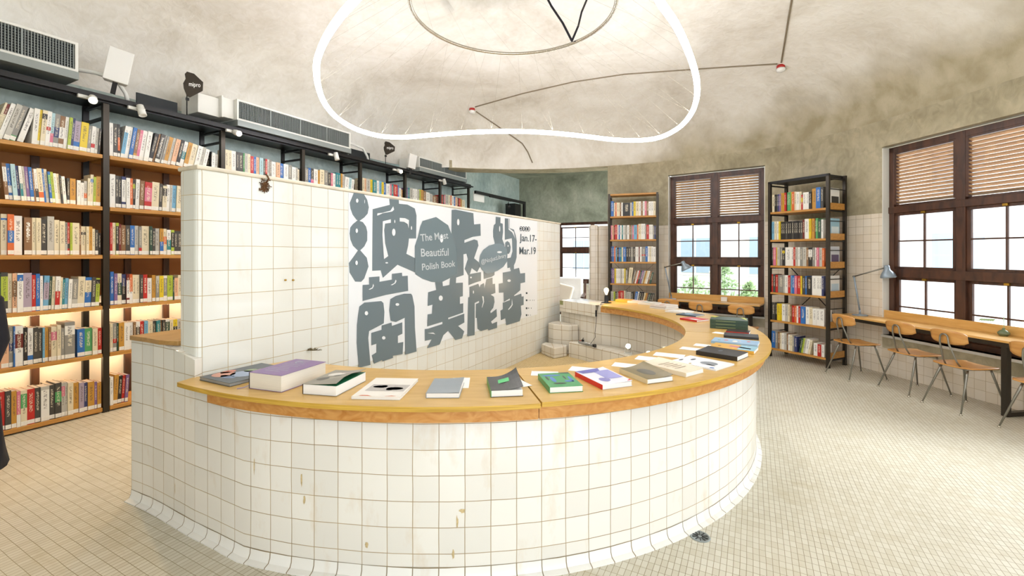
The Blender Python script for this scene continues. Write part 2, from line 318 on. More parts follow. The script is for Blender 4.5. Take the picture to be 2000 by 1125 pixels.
# ------------------------------------------------------------------ the setting
# room outline, from the left wall round the apse
W1L, W1R = Vector((3.02, 8.80, 0)), Vector((4.33, 7.79, 0))
W2L, W2R = Vector((4.985, 6.13, 0)), Vector((5.20, 4.36, 0))
arc = [(-1.30, 9.45), (-.75, 9.58), (-.1, 9.66), (.6, 9.66), (1.3, 9.53), (1.956, 9.30)]
right = [(1.956, 9.30), (2.5, 9.08), W1L[:2], W1R[:2], (4.64, 7.30), (4.86, 6.72), W2L[:2], W2R[:2], (5.24, 3.4), (5.12, 2.3), (4.85, 1.3), (4.4, .4), (3.8, -.4)]
mb = MB(); mb.box(-9, 8, -3, 16, -.1, 0); tag(mb.build('floor', M_['floor']), 'pale mosaic tile floor of the bath hall', kind='structure')
def wallstrip(name, pts, zs, mats, off=.0, kind='structure', thick=.2, close=True, label=None):
    """vertical wall along pts (right side of travel is the room), thick outward; zs = [(z0,z1,mat)]"""
    mb = MB(); n = len(pts); P = [Vector((p[0], p[1], 0)) for p in pts]; O = []
    for i in range(n):
        d = (P[min(i+1, n-1)]-P[max(i-1, 0)]).normalized(); O.append(P[i]+Vector((-d.y, d.x, 0))*thick)
    s = 0
    for i in range(n-1):
        L = (P[i+1]-P[i]).length
        for z0, z1, mi in zs:
            a, b = P[i], P[i+1]
            mb.face([a+Vector((0,0,z0)), b+Vector((0,0,z0)), b+Vector((0,0,z1)), a+Vector((0,0,z1))][::-1], mi, [(s,z0),(s+L,z0),(s+L,z1),(s,z1)][::-1])
            a, b = O[i], O[i+1]
            mb.face([a+Vector((0,0,z0)), b+Vector((0,0,z0)), b+Vector((0,0,z1)), a+Vector((0,0,z1))], mi, [(s,z0),(s+L,z0),(s+L,z1),(s,z1)])
        s += L
        z0 = zs[0][0]; z1 = zs[-1][1]
        for z, fl in ((z0, 0), (z1, 1)):
            q = [P[i]+Vector((0,0,z)), P[i+1]+Vector((0,0,z)), O[i+1]+Vector((0,0,z)), O[i]+Vector((0,0,z))]
            mb.face(q if fl else q[::-1], zs[-1][2], [(0,0)]*4)
    for i in (0, n-1):
        for z0, z1, mi in zs:
            q = [P[i]+Vector((0,0,z0)), O[i]+Vector((0,0,z0)), O[i]+Vector((0,0,z1)), P[i]+Vector((0,0,z1))]
            mb.face(q if i else q[::-1], mi, [(0,z0),(thick,z0),(thick,z1),(0,z1)] if i else [(0,z0),(thick,z0),(thick,z1),(0,z1)][::-1])
    o = mb.build(name, mats); tag(o, label, kind=kind); return o
ZW = 3.45
DZ = 2.15
full = [(0, DZ, 0), (DZ, ZW, 1)]
wm = [M_['dado'], M_['wallp']]
wallstrip('wall_right', right[:3], full, wm, label='ochre plaster wall with tile dado behind the far bookcase')
wallstrip('wall_right', right[3:7], full, wm, label='ochre plaster wall with tile dado between the two windows')
wallstrip('wall_right', [right[7], (5.21, 4.0)], full, wm, label='ochre plaster wall past the near window')
wallstrip('wall_right', [(5.13, 2.9), (5.0, 1.9), (4.85, 1.3), (4.4, .4), (3.8, -.4)], full, wm, label='ochre plaster wall beside the camera')
wallstrip('wall_right', [(5.21, 4.0), (5.13, 2.9)], [(0, .34, 0), (.34, .52, 1)], wm, label='low tiled wall below the unseen opening added for daylight beside the camera'); wallstrip('wall_right', [(5.21, 4.0), (5.13, 2.9)], [(3.05, ZW, 1)], wm, label='plaster wall above the unseen opening added for daylight beside the camera')  # unseen gap added in this wall to bring more daylight onto the floor
wallstrip('wall_behind', [(-1.0, -1.85), (-2.2, -1.8), (-4.4, -1.0), tuple(lw(-4.2, 3.6)[:2])], full, wm, label='plaster wall behind the camera')
WZ0, WZ1 = .52, 3.05
for a, b, zt in ((W1L, W1R, 3.10), (W2L, W2R, 3.02)):
    wallstrip('wall_right', [a[:2], b[:2]], [(0, WZ0-.18, 0), (WZ0-.18, WZ0, 1)], wm, label='low tiled wall below a window')
    wallstrip('wall_right', [a[:2], b[:2]], [(zt+.02, ZW, 1)], wm, label='plaster wall above a window')
# beam over the alcove, part of the dome wall
wallstrip('wall_back', [(p[0], p[1]) for p in arc], [(3.39, 3.55, 0)], [M_['wallp']], thick=.45, label='curved plaster beam over the alcove opening')
# stub wall with tile facing beside the far bookcase
mb = MB(); q = at(1152, 500, 9.25); mb.box(0, .17, 0, .35, 0, 2.19); mb.box(.17, .38, -.03, .35, 0, 2.17)
tag(mb.build('trim_1', M_['dado'], M=frame(q.x, q.y, -.1), boxuv=True, bevel=.03, seg=4), 'white tiled stub pillar at the edge of the alcove', kind='structure')
# left wall and alcove
YW = 3.50
def pwall(name, a, b, z0, z1, m, th=.15, label=None):
    mb = MB(); L = (b-a).length; mb.box(0, L, 0, th, z0, z1)
    return tag(mb.build(name, m, M=frame(a.x, a.y, math.atan2((b-a).y, (b-a).x)), boxuv=True), label, kind='structure')
pwall('wall_left', lw(-4.2, YW), lw(11.5, YW), 0, 4.4, M_['bluep'], label='blue grey concrete wall behind the long bookshelf')
XB = 11.0
wa_ = lw(XB, YW); 
# far alcove wall with window opening
def lseg(x0, x1, z0, z1, m, nm='wall_back', lab='mould green concrete wall of the alcove'):
    a = lw(XB, YW-x0); mb = MB(); mb.box(0, x1-x0, 0, .2, z0, z1); tag(mb.build(nm, m, M=frame(a.x, a.y, UA-math.pi/2), boxuv=True), lab, kind='structure')
W3a, W3b, W3z0, W3z1 = 1.25, 3.35, .75, 2.52
lseg(0, 3.9, W3z1, 4.4, M_['greenp']); lseg(0, W3a, 0, W3z1, M_['greenp']); lseg(W3b, 3.9, 0, W3z1, M_['greenp']); lseg(W3a, W3b, 0, W3z0, M_['dado'], lab='tiled wall below the alcove window')
mb = MB(); mb.prism([(p[0], p[1]+.03) for p in arc]+[tuple(lw(7.9, -.6)[:2]), tuple(lw(11.3, -.6)[:2]), tuple(lw(11.3, 3.7)[:2]), tuple(lw(6.6, 3.7)[:2])], 3.9, 4.02); tag(mb.build('ceiling', M_['greenp']), 'flat concrete ceiling of the alcove', kind='structure')

# dome ceiling
CC = Vector((.2, 4.6, 0))
loop = [lw(-4.2, YW), lw(-2, YW), lw(0, YW), lw(1.5, YW), lw(3, YW), lw(4.5, YW), lw(5.4, YW-.02), lw(6.0, YW-.15)]+[Vector((p[0], p[1], 0)) for p in arc]+[Vector((p[0], p[1], 0)) for p in right[1:]]+[Vector((2.4, -1.2, 0)), Vector((0, -1.8, 0)), Vector((-2.2, -1.8, 0))]
def resample(P, n):
    L = [0]
    for i in range(len(P)): L.append(L[-1]+(P[(i+1) % len(P)]-P[i]).length)
    out = []
    for k in range(n):
        s = L[-1]*k/n; i = max(j for j in range(len(P)) if L[j] <= s+1e-9)
        out.append(P[i].lerp(P[(i+1) % len(P)], (s-L[i])/max(1e-6, L[i+1]-L[i])))
    return out
def smooth_loop(P, it):
    for _ in range(it): P = [(P[i-1]+P[i]*2+P[(i+1) % len(P)])/4 for i in range(len(P))]
    return P
lp = resample(loop, 160)
ZC0, ZC1 = 3.40, 4.42
rings = []
insets = [0, .03, .1, .2, .34, .5, .7, .95, 1.25, 1.6, 2.0, 2.5, 3.0, 3.4]
cur = lp
for k, d in enumerate(insets):
    R = []
    base = smooth_loop(lp, k*2)
    for p in base:
        v = CC-p; L = v.length; dd = min(d, L-.72)
        f = min(1, d/1.5); z = ZC0+(ZC1-ZC0)*(1-(1-f)**2.2)**(1/1.9)
        z += .22*(max(0, d-1.0)/2.4)
        q = p+v.normalized()*dd
        if k == 0: q = lp[len(R)].copy()
        R.append(Vector((q.x, q.y, z)))
    rings.append(R)
# final ring: round skylight opening
R = []
for p in lp:
    v = (p-CC).normalized(); R.append(Vector((CC.x-.62+v.x*.72, CC.y+.42+v.y*.72, 4.72)))
rings[-1] = [rings[-1][i].lerp(R[i], .5) for i in range(len(lp))]
for i in range(len(lp)): rings[-1][i].z = 4.68
rings.append(R)
R2 = [p+Vector((0,0,.35)) for p in R]; rings.append(R2)
n = len(lp); mb = MB(); vs = [p for R in rings for p in R]
mb.mesh(vs, [(i*n+k, (i+1)*n+k, (i+1)*n+(k+1) % n, i*n+(k+1) % n) for i in range(len(rings)-1) for k in range(n)], 0, True)
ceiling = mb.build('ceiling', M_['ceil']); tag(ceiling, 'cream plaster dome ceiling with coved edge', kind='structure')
ceil_bvh = BVHTree.FromPolygons([tuple(v) for v in mb.v], [tuple(f) for f in mb.f])
def ceil_hit(px, py, off=.02):
    d = Vector(((px-CX)/F_PX, 1, -(py-HY)/F_PX)).normalized(); o = Vector((0, 0, CAM_H)); h = ceil_bvh.ray_cast(o, d)
    return (h[0]-d*off) if h[0] is not None else None
mb = MB(); mb.lathe([(0.0, 5.04), (.78, 5.04)], (CC.x-.62, CC.y+.42, 0), 32)
tag(mb.build('trim_2', M_['white']), 'white disc closing the round ceiling opening', kind='structure')

# windows -------------------------------------------------------
wn = [0]
def window(a, b, z0, z1, zr, zm, th=.2, louvre=True, depth=.09, label='', npair=2):
    """a,b inner wall ends of the opening; zr=(top of upper panes, bottom of louvre); zm=(top of lower sash, bottom of upper sash)"""
    wn[0] += 1; d = (b-a); W = d.length; M = frame(a.x, a.y, math.atan2(d.y, d.x)); root = empty('window_%d' % wn[0], M); tag(root, label, kind='structure')
    jb = MB(); jb.box(-.0, .012, 0, th, z0, z1); jb.box(W-.012, W, 0, th, z0, z1); jb.box(0, W, -.02, th, z0-.03, z0); jb.build('window_sill', M_['bluep'] if False else M_['white'], root)
    y0, y1 = depth, depth+.07; fr = MB(); e = .012
    fr.box(e, e+.07, y0, y1, z0, z1); fr.box(W-e-.07, W-e, y0, y1, z0, z1); fr.box(e, W-e, y0, y1, z1-.075, z1); fr.box(e, W-e, y0, y1, z0, z0+.07)
    fr.box(W/2-.05, W/2+.05, y0-.005, y1, z0, z1); 
    if louvre: fr.box(e, W-e, y0-.012, y1, zr[0]+.03, zr[1])
    fr.box(e, W-e, y0-.012, y1, zm[0]+.03, zm[1]-.03); fr.build('window_frame', M_['frame'], root, bevel=.004)
    for s in (0, 1):
        x0 = e+.07 if s == 0 else W/2+.05; x1 = W/2-.05 if s == 0 else W-e-.07
        if louvre:
            lv = MB(); zb, zt = zr[1]+.03, z1-.10; nsl = 15; lv.box(x0, x1, y0+.03, y0+.045, zb-.03, zb); lv.box(x0, x0+.03, y0, y0+.05, zb, zt); lv.box(x1-.03, x1, y0, y0+.05, zb, zt); lv.box(x0, x1, y0, y0+.05, zt, z1-.075)
            for k in range(nsl):
                z = zb+(zt-zb)*(k+.5)/nsl; lv.box(x0+.03, x1-.03, -.028, .028, -.005, .005, 1, M=Matrix.Translation((0, y0+.03, z)) @ Matrix.Rotation(math.radians(-24), 4, 'X'))
            lv.build('louvre', [M_['frame'], M_['slat']], root)
        for (za, zb, top) in ((zm[1]-.05, zr[0]+.03, 1), (z0+.07, zm[0]+.03, 0)):
            yy = y0+.012 if top else y0+.03; w = .045
            sb = MB(); sb.box(x0, x0+w, yy, yy+.03, za, zb); sb.box(x1-w, x1, yy, yy+.03, za, zb); sb.box(x0, x1, yy, yy+.03, zb-w*.8, zb); sb.box(x0, x1, yy, yy+.03, za, za+w*1.2)
            sb.box((x0+x1)/2-.009, (x0+x1)/2+.009, yy+.004, yy+.026, za, zb)
            zmid = (za+w*1.2+zb-w*.8)/2 if top else za+(zb-za)*.45
            sb.box(x0, x1, yy+.004, yy+.026, zmid-.009, zmid+.009); so = sb.build('sash', M_['frame'], root)
            g = MB(); g.box(x0+.01, x1-.01, yy+.014, yy+.017, za+.01, zb-.01); g.build('pane', M_['glass'], so)
            l = MB(); xm = (x0+x1)/2; l.box(xm-.025, xm+.025, yy-.02, yy+.004, zb-.03, zb-.002); l.build('latch', M_['brass'], so, bevel=.004)
    return root
window(W1L, W1R, WZ0, 3.10, (2.145, 2.27), (1.37, 1.54), label='tall dark wood window with louvres behind the far desk')
window(W2L, W2R, WZ0, 3.02, (2.11, 2.225), (1.264, 1.43), label='tall dark wood window with louvres behind the near desk')
a = lw(XB, YW-W3a); b = lw(XB, YW-W3b)
window(a, b, W3z0, W3z1, (2.36, 2.4), (1.62, 1.80), louvre=False, label='dark wood window with small panes in the alcove')
# trims under plaster: bare plaster strip beside near window
# outside
def facade(M, L, H, label):
    root = MB(); root.box(0, L, 0, .3, 0, H); o = root.build('building_facade', M_['outw'], M=M); tag(o, label, 'building')
    k = 0
    x = .8
    while x < L-1.4:
        for z in (.9, 3.0, 5.1):
            if z+1.3 > H: continue
            w = MB(); w.box(x, x+1.1, -.04, .0, z, z+1.3); wo = w.build('window', M_['white'], o); p = MB(); p.box(x+.08, x+.52, -.06, -.04, z+.08, z+1.22); p.box(x+.58, x+1.02, -.06, -.04, z+.08, z+1.22); p.build('pane', M_['outg'], wo)
        x += 2.1
d = (W1R-W1L).normalized(); nrm = Vector((-d.y, d.x, 0)); p = W1L+nrm*7-d*7; facade(frame(p.x, p.y, math.atan2(d.y, d.x)), 15, 7, 'pale building with small-paned windows seen through the far window')
d = (W2R-W2L).normalized(); nrm = Vector((-d.y, d.x, 0)); p = W2L+nrm*9+d*.5; facade(frame(p.x, p.y, math.atan2(d.y, d.x)), 9, 4.3, 'pale overexposed building beyond the near window')
p = lw(XB+9, YW+1.4); facade(frame(p.x, p.y, UA-math.pi/2), 10, 4.4, 'bluish building front seen through the alcove window')
def bush(x, y, r, h, label):
    rnd = random.Random(int(x*77)); mb = MB()
    for k in range(420):
        a = rnd.uniform(0, 6.28); t = rnd.random()**.5; zz = rnd.uniform(0, h); rr = r*t*math.sin(math.pi*min(.98, .25+.75*zz/h))
        c = Vector((x+rr*math.cos(a), y+rr*math.sin(a), zz)); d1 = Vector((rnd.uniform(-1,1), rnd.uniform(-1,1), rnd.uniform(-.3,1))).normalized()*.13; d2 = d1.orthogonal().normalized()*.035
        mb.face([c-d2*.2, c+d1*.5+d2, c+d1, c+d1*.5-d2])
    mb.tube([(x, y, 0), (x, y, h*.8)], [.03, .01], 6)
    tag(mb.build('shrub', M_['leaf']), label, 'shrub')
for px, Y, r, h, lab in ((1355, 12, .6, .95, 'green shrub outside the left half of the far window'), (1415, 12.6, .45, 1.25, 'taller green shrub outside the right half of the far window'), (1462, 11.5, .3, .85, 'low green shrub outside the far window, right of the taller one')):
    q = at(px, 600, Y); bush(q.x, q.y, r, h, lab)

# ------------------------------------------------------------------ bath walls
def ringwall(mb, path_in, path_out, z0, z1, m=0, r=.03, scale=1.0):
    """wall between two equally long paths with rounded upper edges, uv = arc length"""
    n = len(path_out)
    def sec(i):
        a, b = path_out[i], path_in[i]; d = (b-a); L = d.length; d.normalize(); k = [(0, z0), (0, z1-r), (r*.3, z1-r*.3), (r, z1), (L-r, z1), (L-r*.3, z1-r*.3), (L, z1-r), (L, z0)]; L_ = L
        return [a+d*x+Vector((0, 0, z)) for x, z in k], [z0, z1-r, z1-r*.4, z1, z1, z1-r*.4, z1-r, z0], L
    s = 0; s2 = 0
    for i in range(n-1):
        A, va, wa = sec(i); B, vb, wb = sec(i+1); L = (path_out[i+1]-path_out[i]).length; L2 = (path_in[i+1]-path_in[i]).length
        for k in range(len(A)-1):
            if k == 3: uv = [(s, 0), (s+L, 0), (s+L, wb), (s, wa)]
            elif k < 3: uv = [(s, va[k]), (s+L, vb[k]), (s+L, vb[k+1]), (s, va[k+1])]
            else: uv = [(s2, va[k]), (s2+L2, vb[k]), (s2+L2, vb[k+1]), (s2, va[k+1])]
            mb.face([A[k], B[k], B[k+1], A[k+1]], m if k < 3 else (m+1 if k > 3 else m), uv, smooth=k != 3)
        s += L; s2 += L2
    for i in (0, n-1):
        A, va, wa = sec(i); mb.face(A if i else A[::-1], m, [((p-A[0]).length, p.z) for p in (A if i else A[::-1])])
RO, RI = 2.67, 2.34
outp = [Vector((-1.823, 2.615, 0)), Vector((-1.63, 2.515, 0))]+[pol(RO+.03*max(0, (-100-g)/12), g) for g in range(-112, 40, 3)]+[Vector((1.62, 6.78, 0)), Vector((1.42, 7.15, 0)), Vector((1.15, 7.65, 0))]
n = len(outp)
inp = []
for i, p in enumerate(outp):
    t = i/(n-1); v = (p-PC); g = math.degrees(math.atan2(v.y, v.x)); q = pol(RI, g)
    if i >= n-3: q = [Vector((1.27, 6.47, 0)), Vector((1.02, 6.86, 0)), Vector((.79, 7.33, 0))][i-(n-3)]
    l = LFi @ q
    if l.y > -.012: q = lw(max(l.x, .03), -.012)
    inp.append(q)
mb = MB(); ringwall(mb, inp, outp, 0, .862); pw = mb.build('bath_wall', [M_['pooltile'], M_['innertile']], merge=True)
tag(pw, 'curved white tiled bath wall carrying the round wooden counter', 'low wall')
def cove(path, name, parent, h=.045, d=.04):
    mb = MB(); n = len(path); s = 0
    for i in range(n-1):
        def pr(j):
            dd = (path[min(j+1, n-1)]-path[max(j-1, 0)]).normalized(); o = Vector((dd.y, -dd.x, 0)); P = path[j]
            return [P+o*x+Vector((0, 0, z)) for x, z in ((.001, h+.02), (.004, h*.75), (d*.35, h*.3), (d, .006), (d, 0), (0, 0))]
        A, B = pr(i), pr(i+1); L = (path[i+1]-path[i]).length
        for k in range(5): mb.face([A[k+1], B[k+1], B[k], A[k]], 0, [(s, k*.02+.02), (s+L, k*.02+.02), (s+L, k*.02), (s, k*.02)], True)
        s += L
    mb.face(pr(0), 0, [(0,0)]*6)
    return mb.build(name, M_['coved'], parent, merge=True)
M_['coved'] = tile_mat('white cove tile', .128, 5, '#efeee8', '#e6e4dc', '#8d8470', .18, .003, .5)
cove(outp, 'cove_base', pw)
for hx in (0,):
    pass
# chipped and stained spots on the front of the bath wall
def stain(g, z, w, h, seed, m=0):
    rnd = random.Random(seed); pts = []
    for k in range(14):
        a = 2*math.pi*k/14; r_ = rnd.uniform(.55, 1.0); pts.append((g+math.degrees(w*r_*math.cos(a)/RO), z+h*r_*math.sin(a)))
    return pts
cm = MB()
for (px, py, w, h, sd) in ((903, 998, .02, .013, 1), (893, 1020, .006, .04, 2), (885, 1082, .009, .028, 3), (716, 1064, .01, .02, 6), (592, 935, .006, .05, 4), (597, 975, .008, .025, 5), (366, 945, .004, .05, 8), (350, 1040, .02, .008, 9), (505, 905, .004, .06, 12)):
    d = Vector(((px-CX)/F_PX, 1, -(py-HY)/F_PX)); A = d.x**2+1; Bq = -2*(d.x*PC.x+PC.y); Cq = PC.x**2+PC.y**2-(RO+.0015)**2
    t = (-Bq-math.sqrt(Bq*Bq-4*A*Cq))/(2*A); P = Vector((0, 0, CAM_H))+d*t; g = math.degrees(math.atan2(P.y-PC.y, P.x-PC.x))
    if P.z < .02: continue
    pts = stain(g, P.z, w, h, sd); cm.face([pol(RO+.0016+.03*max(0, (-100-gg)/12), gg, zz) for gg, zz in pts], 0)
M_['chip'] = mat('exposed mortar', '#c6b184', .9, noise=.25, scale=60)
cm.build('chipped_mortar', M_['chip'], pw)

# partition wall
mb = MB(); mb.box(-.028, 5.66, 0, .203, 0, 2.117); part = mb.build('partition_wall', M_['walltile'], M=LF, boxuv=True, bevel=.035, seg=4)
tag(part, 'tall white tiled partition wall behind the round counter, poster on its face', 'partition')
cp = MB(); cp.box(-.031, 5.665, -.006, .209, 2.098, 2.124); cp.build('top_coping', mat('cream coping', '#dcd2bd', .5, noise=.15, scale=7), part, bevel=.008)
# rust nest near the top left of the partition, plant tuft in a joint
def on_wall(px, py, y=-.003): x, z = wall_px(px, py); return Vector((x, y, z))
rnd = random.Random(3); rb = MB()
for k in range(110):
    c = on_wall(516+rnd.gauss(0, 4.5), 362+rnd.gauss(0, 6)+2); r_ = rnd.uniform(.002, .009); a = rnd.uniform(0, 6.28)
    rb.bar(c+Vector((math.cos(a)*r_*1.5, -.001, math.sin(a)*r_)), c-Vector((math.cos(a)*r_*1.5, .004, math.sin(a)*r_)), .004, .004)
rb.tube([on_wall(519, 357, -.006), on_wall(521, 350, -.02), on_wall(521, 345, -.012), on_wall(518, 340, -.005)], .005, 6)
tag(rb.build('rust_stain', M_['dirt'], M=LF), 'rusty pipe stub and brown residue near the top of the partition wall', 'pipe stub')
for i, px in enumerate((556, 571)):
    q = on_wall(px, 547); mb = MB(); mb.lathe([(0, -.012), (.006, -.012), (.006, .0)], q, 10, axis=(0, 1, 0)); tag(mb.build('wall_plug', M_['brass'], M=LF), ['left', 'right'][i]+' one of two tiny brown screw plugs in the partition tiles', 'screw')
tb = MB(); q = lw(.74, -.02, .895)
for k in range(60):
    a = rnd.uniform(0, 6.28); l = rnd.uniform(.01, .04); r0 = Vector((rnd.uniform(-.05, .05), rnd.uniform(-.012, .0), 0)); tb.bar(q+r0, q+r0+Vector((math.cos(a)*l, math.sin(a)*l*.4-.0, rnd.uniform(.0, .02))), .003, .002)
tag(tb.build('moss_tuft', mat('dry moss', '#6b5f3c', .9)), 'dry moss tuft where the counter meets the partition wall', 'moss')

# ledge behind the partition (left block)
L0 = Vector((-2.485, 2.972, 0)); lp_ = [L0, Vector((-2.293, 2.882, 0)), Vector((-2.154, 2.806, 0)), Vector((-1.99, 2.712, 0)), Vector((-1.823, 2.615, 0))]
loc = [LFi @ p for p in lp_]
lb = MB(); s = 0
for i in range(4):
    a, b = loc[i], loc[i+1]; L = (b-a).length; zt = [1.043, 1.043, 1.043, 1.02][i]; zt2 = [1.043, 1.043, 1.02, .99][i]
    lb.face([a, b, b+Vector((0,0,zt2)), a+Vector((0,0,zt))], 0, [(s, 0), (s+L, 0), (s+L, zt2), (s, zt)], True); s += L
e_ = Vector((5.6, .675, 0)); a = loc[0]
lb.face([Vector((a.x, a.y, 0)), Vector((a.x, a.y, 1.043)), Vector((5.6, .675, 1.043)), Vector((5.6, .675, 0))], 0, [(0, 0), (0, 1.043), (5.6, 1.043), (5.6, 0)])
lb.face([loc[0]+Vector((0,0,1.043)), loc[1]+Vector((0,0,1.043)), loc[2]+Vector((0,0,1.043)), Vector((0, .2, 1.043)), Vector((5.6, .2, 1.043)), Vector((5.6, .675, 1.043))], 0)
lb.face([loc[2]+Vector((0,0,1.043)), loc[3]+Vector((0,0,1.02)), loc[4]+Vector((0,0,.99)), Vector((-.0, .0, .99)), Vector((-.0, .2, 1.043))], 0)
lb.face([loc[4], Vector((0, 0, 0)), Vector((0, 0, .99)), loc[4]+Vector((0, 0, .99))], 0)
ledge = lb.build('ledge_wall', M_['pooltile'], M=LF, boxuv=True); tag(ledge, 'white tiled ledge left of the partition wall, higher than the counter', 'low wall')
cove([LF @ Vector((p.x, p.y, 0)) for p in loc], 'cove_base', None).parent = None
cv = [o for o in bpy.data.objects if o.name.startswith('cove_base')][-1]; cv.parent = ledge; cv.matrix_parent_inverse = LFi
bd = MB(); fr_ = [Vector((loc[0].x-.02, .69, 0)), Vector((loc[1].x-.02, loc[1].y, 0)), Vector((loc[2].x-.02, loc[2].y-.0, 0)), Vector((-.03, .206, 0)), Vector((5.6, .206, 0)), Vector((5.6, .69, 0))]
bd.prism([(p.x, p.y) for p in fr_], 1.044, 1.072); lt = bd.build('ledge_top', M_['ledgew'], ledge, bevel=.002)
for i, (x, y, a, lab) in enumerate(((.30, .46, 1.2, 'white booklet on the wooden ledge, lower of two'), (.31, .45, 1.45, 'white booklet on the wooden ledge, upper of two'))):
    mb = MB(); mb.box(-.15, .15, -.11, .11, 0, .008); o = mb.build('booklet', M_['paper'], M=LF @ frame(x, y, a, 1.0725+i*.0085)); tag(o, lab, 'booklet')

# inside of the bath
mb = MB(); pts = [p[:2] for p in inp[6:]]; pts = [Vector((p[0], p[1], 0)) for p in pts]
mb.prism([tuple(p[:2]) for p in inp[4:]]+[tuple(lw(5.2, -.005)[:2]), tuple(lw(.5, -.005)[:2])], .002, .1)
pf = mb.build('bath_floor', M_['poolfloor']); tag(pf, 'tan mosaic floor inside the round bath', kind='structure')
bn = MB(); gs = list(range(-60, 47, 3)); bi = [pol(2.03, g) for g in gs]; bo = [pol(RI-.004, g) for g in gs]
bi[-1] = Vector((.83, 6.64, 0)); bo[-1] = Vector((1.12, 6.66, 0)); bi[-2] = Vector((.99, 6.45, 0)); bo[-2] = Vector((1.21, 6.50, 0))
ringwall(bn, bo, bi, .1, .32, 0, .02)
ben = bn.build('bath_bench', [M_['innertile'], M_['innertile']], merge=True); tag(ben, 'low curved tiled bench along the inside of the bath', 'bench')
st = MB(); st.prism([(.44, 6.84), (.60, 6.52), (.80, 6.66), (.82, 6.77), (.60, 6.91), (.52, 6.99)], .1, .25); o = st.build('bath_step', M_['innertile'], boxuv=True, bevel=.012); tag(o, 'lower tiled corner step inside the bath', 'step')
st = MB(); st.prism([(.56, 7.06), (.63, 6.95), (.85, 6.81), (1.0, 6.86), (.86, 7.12), (.74, 7.30), (.62, 7.20)], .1, .53); o = st.build('bath_step', M_['innertile'], boxuv=True, bevel=.012); tag(o, 'upper tiled corner step inside the bath', 'step')

# ------------------------------------------------------------------ round counter
ZT = .89; TH = .024
cnt = empty('counter', Matrix.Translation(PC)); tag(cnt, 'round birch plywood counter running along the bath wall, books laid along it', 'counter')
PCi = Matrix.Translation(-PC)
def seg_poly(g0, g1, ri=2.12, ro=2.775, step=2.5):
    k = max(2, int(abs(g1-g0)/step)); o = [pol(ro, g0+(g1-g0)*i/k) for i in range(k+1)]; i_ = [pol(ri, g0+(g1-g0)*i/k) for i in range(k+1)]; return o, i_
def top_piece(outer, inner):
    mb = MB(); n = len(outer); z0, z1 = ZT-TH, ZT
    for i in range(n-1):
        a, b, c, d = outer[i], outer[i+1], inner[i+1], inner[i]
        T = [PCi @ Vector((p.x, p.y, z1)) for p in (a, b, c, d)]; Bt = [PCi @ Vector((p.x, p.y, z0)) for p in (a, b, c, d)]
        mb.face(T, 0); mb.face(Bt[::-1], 1); mb.face([Bt[0], Bt[1], T[1], T[0]], 1); mb.face([Bt[2], Bt[3], T[3], T[2]], 1)
    for i, fl in ((0, 0), (n-1, 1)):
        a, d = outer[i], inner[i]; q = [PCi @ Vector((a.x, a.y, z0)), PCi @ Vector((d.x, d.y, z0)), PCi @ Vector((d.x, d.y, z1)), PCi @ Vector((a.x, a.y, z1))]; mb.face(q if fl else q[::-1], 1)
    return mb
# near-left piece: hugs the partition
o_, i_ = [], []
for k in range(32):
    g = -121.4+k*(-78.9+121.4)/31; p = pol(2.79, g); o_.append(p); q = pol(2.12, g)
    dirv = (q-p); l = LFi @ q
    if l.y > -.004:
        lp0 = LFi @ p; tt = (lp0.y+.004)/(lp0.y-l.y); q = p.lerp(q, tt) if 0 <= tt <= 1 else q
        if tt < 0 or tt > 1: q = p.copy()
    i_.append(q)
# close the little triangle between the tip and the partition corner
i_[0] = o_[0]+Vector((.02, .10, 0))
top_piece(o_, i_).build('counter_top', [M_['counter'], M_['ply']], cnt)
for g0, g1 in ((-78.7, -20.2), (-20.0, 14), (14.2, 41.5)):
    o2, i2 = seg_poly(g0, g1)
    if g1 == 41.5: o2[-1] = Vector((1.47, 6.90, 0)); i2[-1] = Vector((1.23, 6.27, 0)); 
    top_piece(o2, i2).build('counter_top', [M_['counter'], M_['ply']], cnt)
def band(r, g0, g1, z0, z1, th, name, m):
    mb = MB(); k = int(abs(g1-g0)/2.5); s = 0
    P = [pol(r, g0+(g1-g0)*i/k)-PC for i in range(k+1)]; Q = [pol(r-th, g0+(g1-g0)*i/k)-PC for i in range(k+1)]
    for i in range(k):
        for A, fl in ((P, 0), (Q, 1)):
            q = [A[i]+Vector((0,0,z0)), A[i+1]+Vector((0,0,z0)), A[i+1]+Vector((0,0,z1)), A[i]+Vector((0,0,z1))]; mb.face(q if not fl else q[::-1], 0, smooth=True)
        mb.face([P[i+1]+Vector((0,0,z0)), P[i]+Vector((0,0,z0)), Q[i]+Vector((0,0,z0)), Q[i+1]+Vector((0,0,z0))], 0)
    for i, fl in ((0, 1), (k, 0)):
        q = [P[i]+Vector((0,0,z0)), Q[i]+Vector((0,0,z0)), Q[i]+Vector((0,0,z1)), P[i]+Vector((0,0,z1))]; mb.face(q if not fl else q[::-1], 0)
    return mb.build(name, m, cnt, merge=True)
band(2.735, -117.3, -78.84, .795, ZT-TH, .02, 'fascia', M_['fascia']); band(2.735, -78.76, -20, .795, ZT-TH, .02, 'fascia', M_['fascia']); band(2.735, -19.95, 40, .795, ZT-TH, .02, 'fascia', M_['fascia'])
band(2.155, -20, 40.5, .795, ZT-TH, .02, 'inner_fascia', M_['fascia'])
mb = MB(); q = pol(2.15, -19)-PC; mb.box(q.x-.02, q.x+.02, q.y-.03, q.y+.03, .5, ZT-TH); mb.build('support_post', M_['ledgew'], cnt)
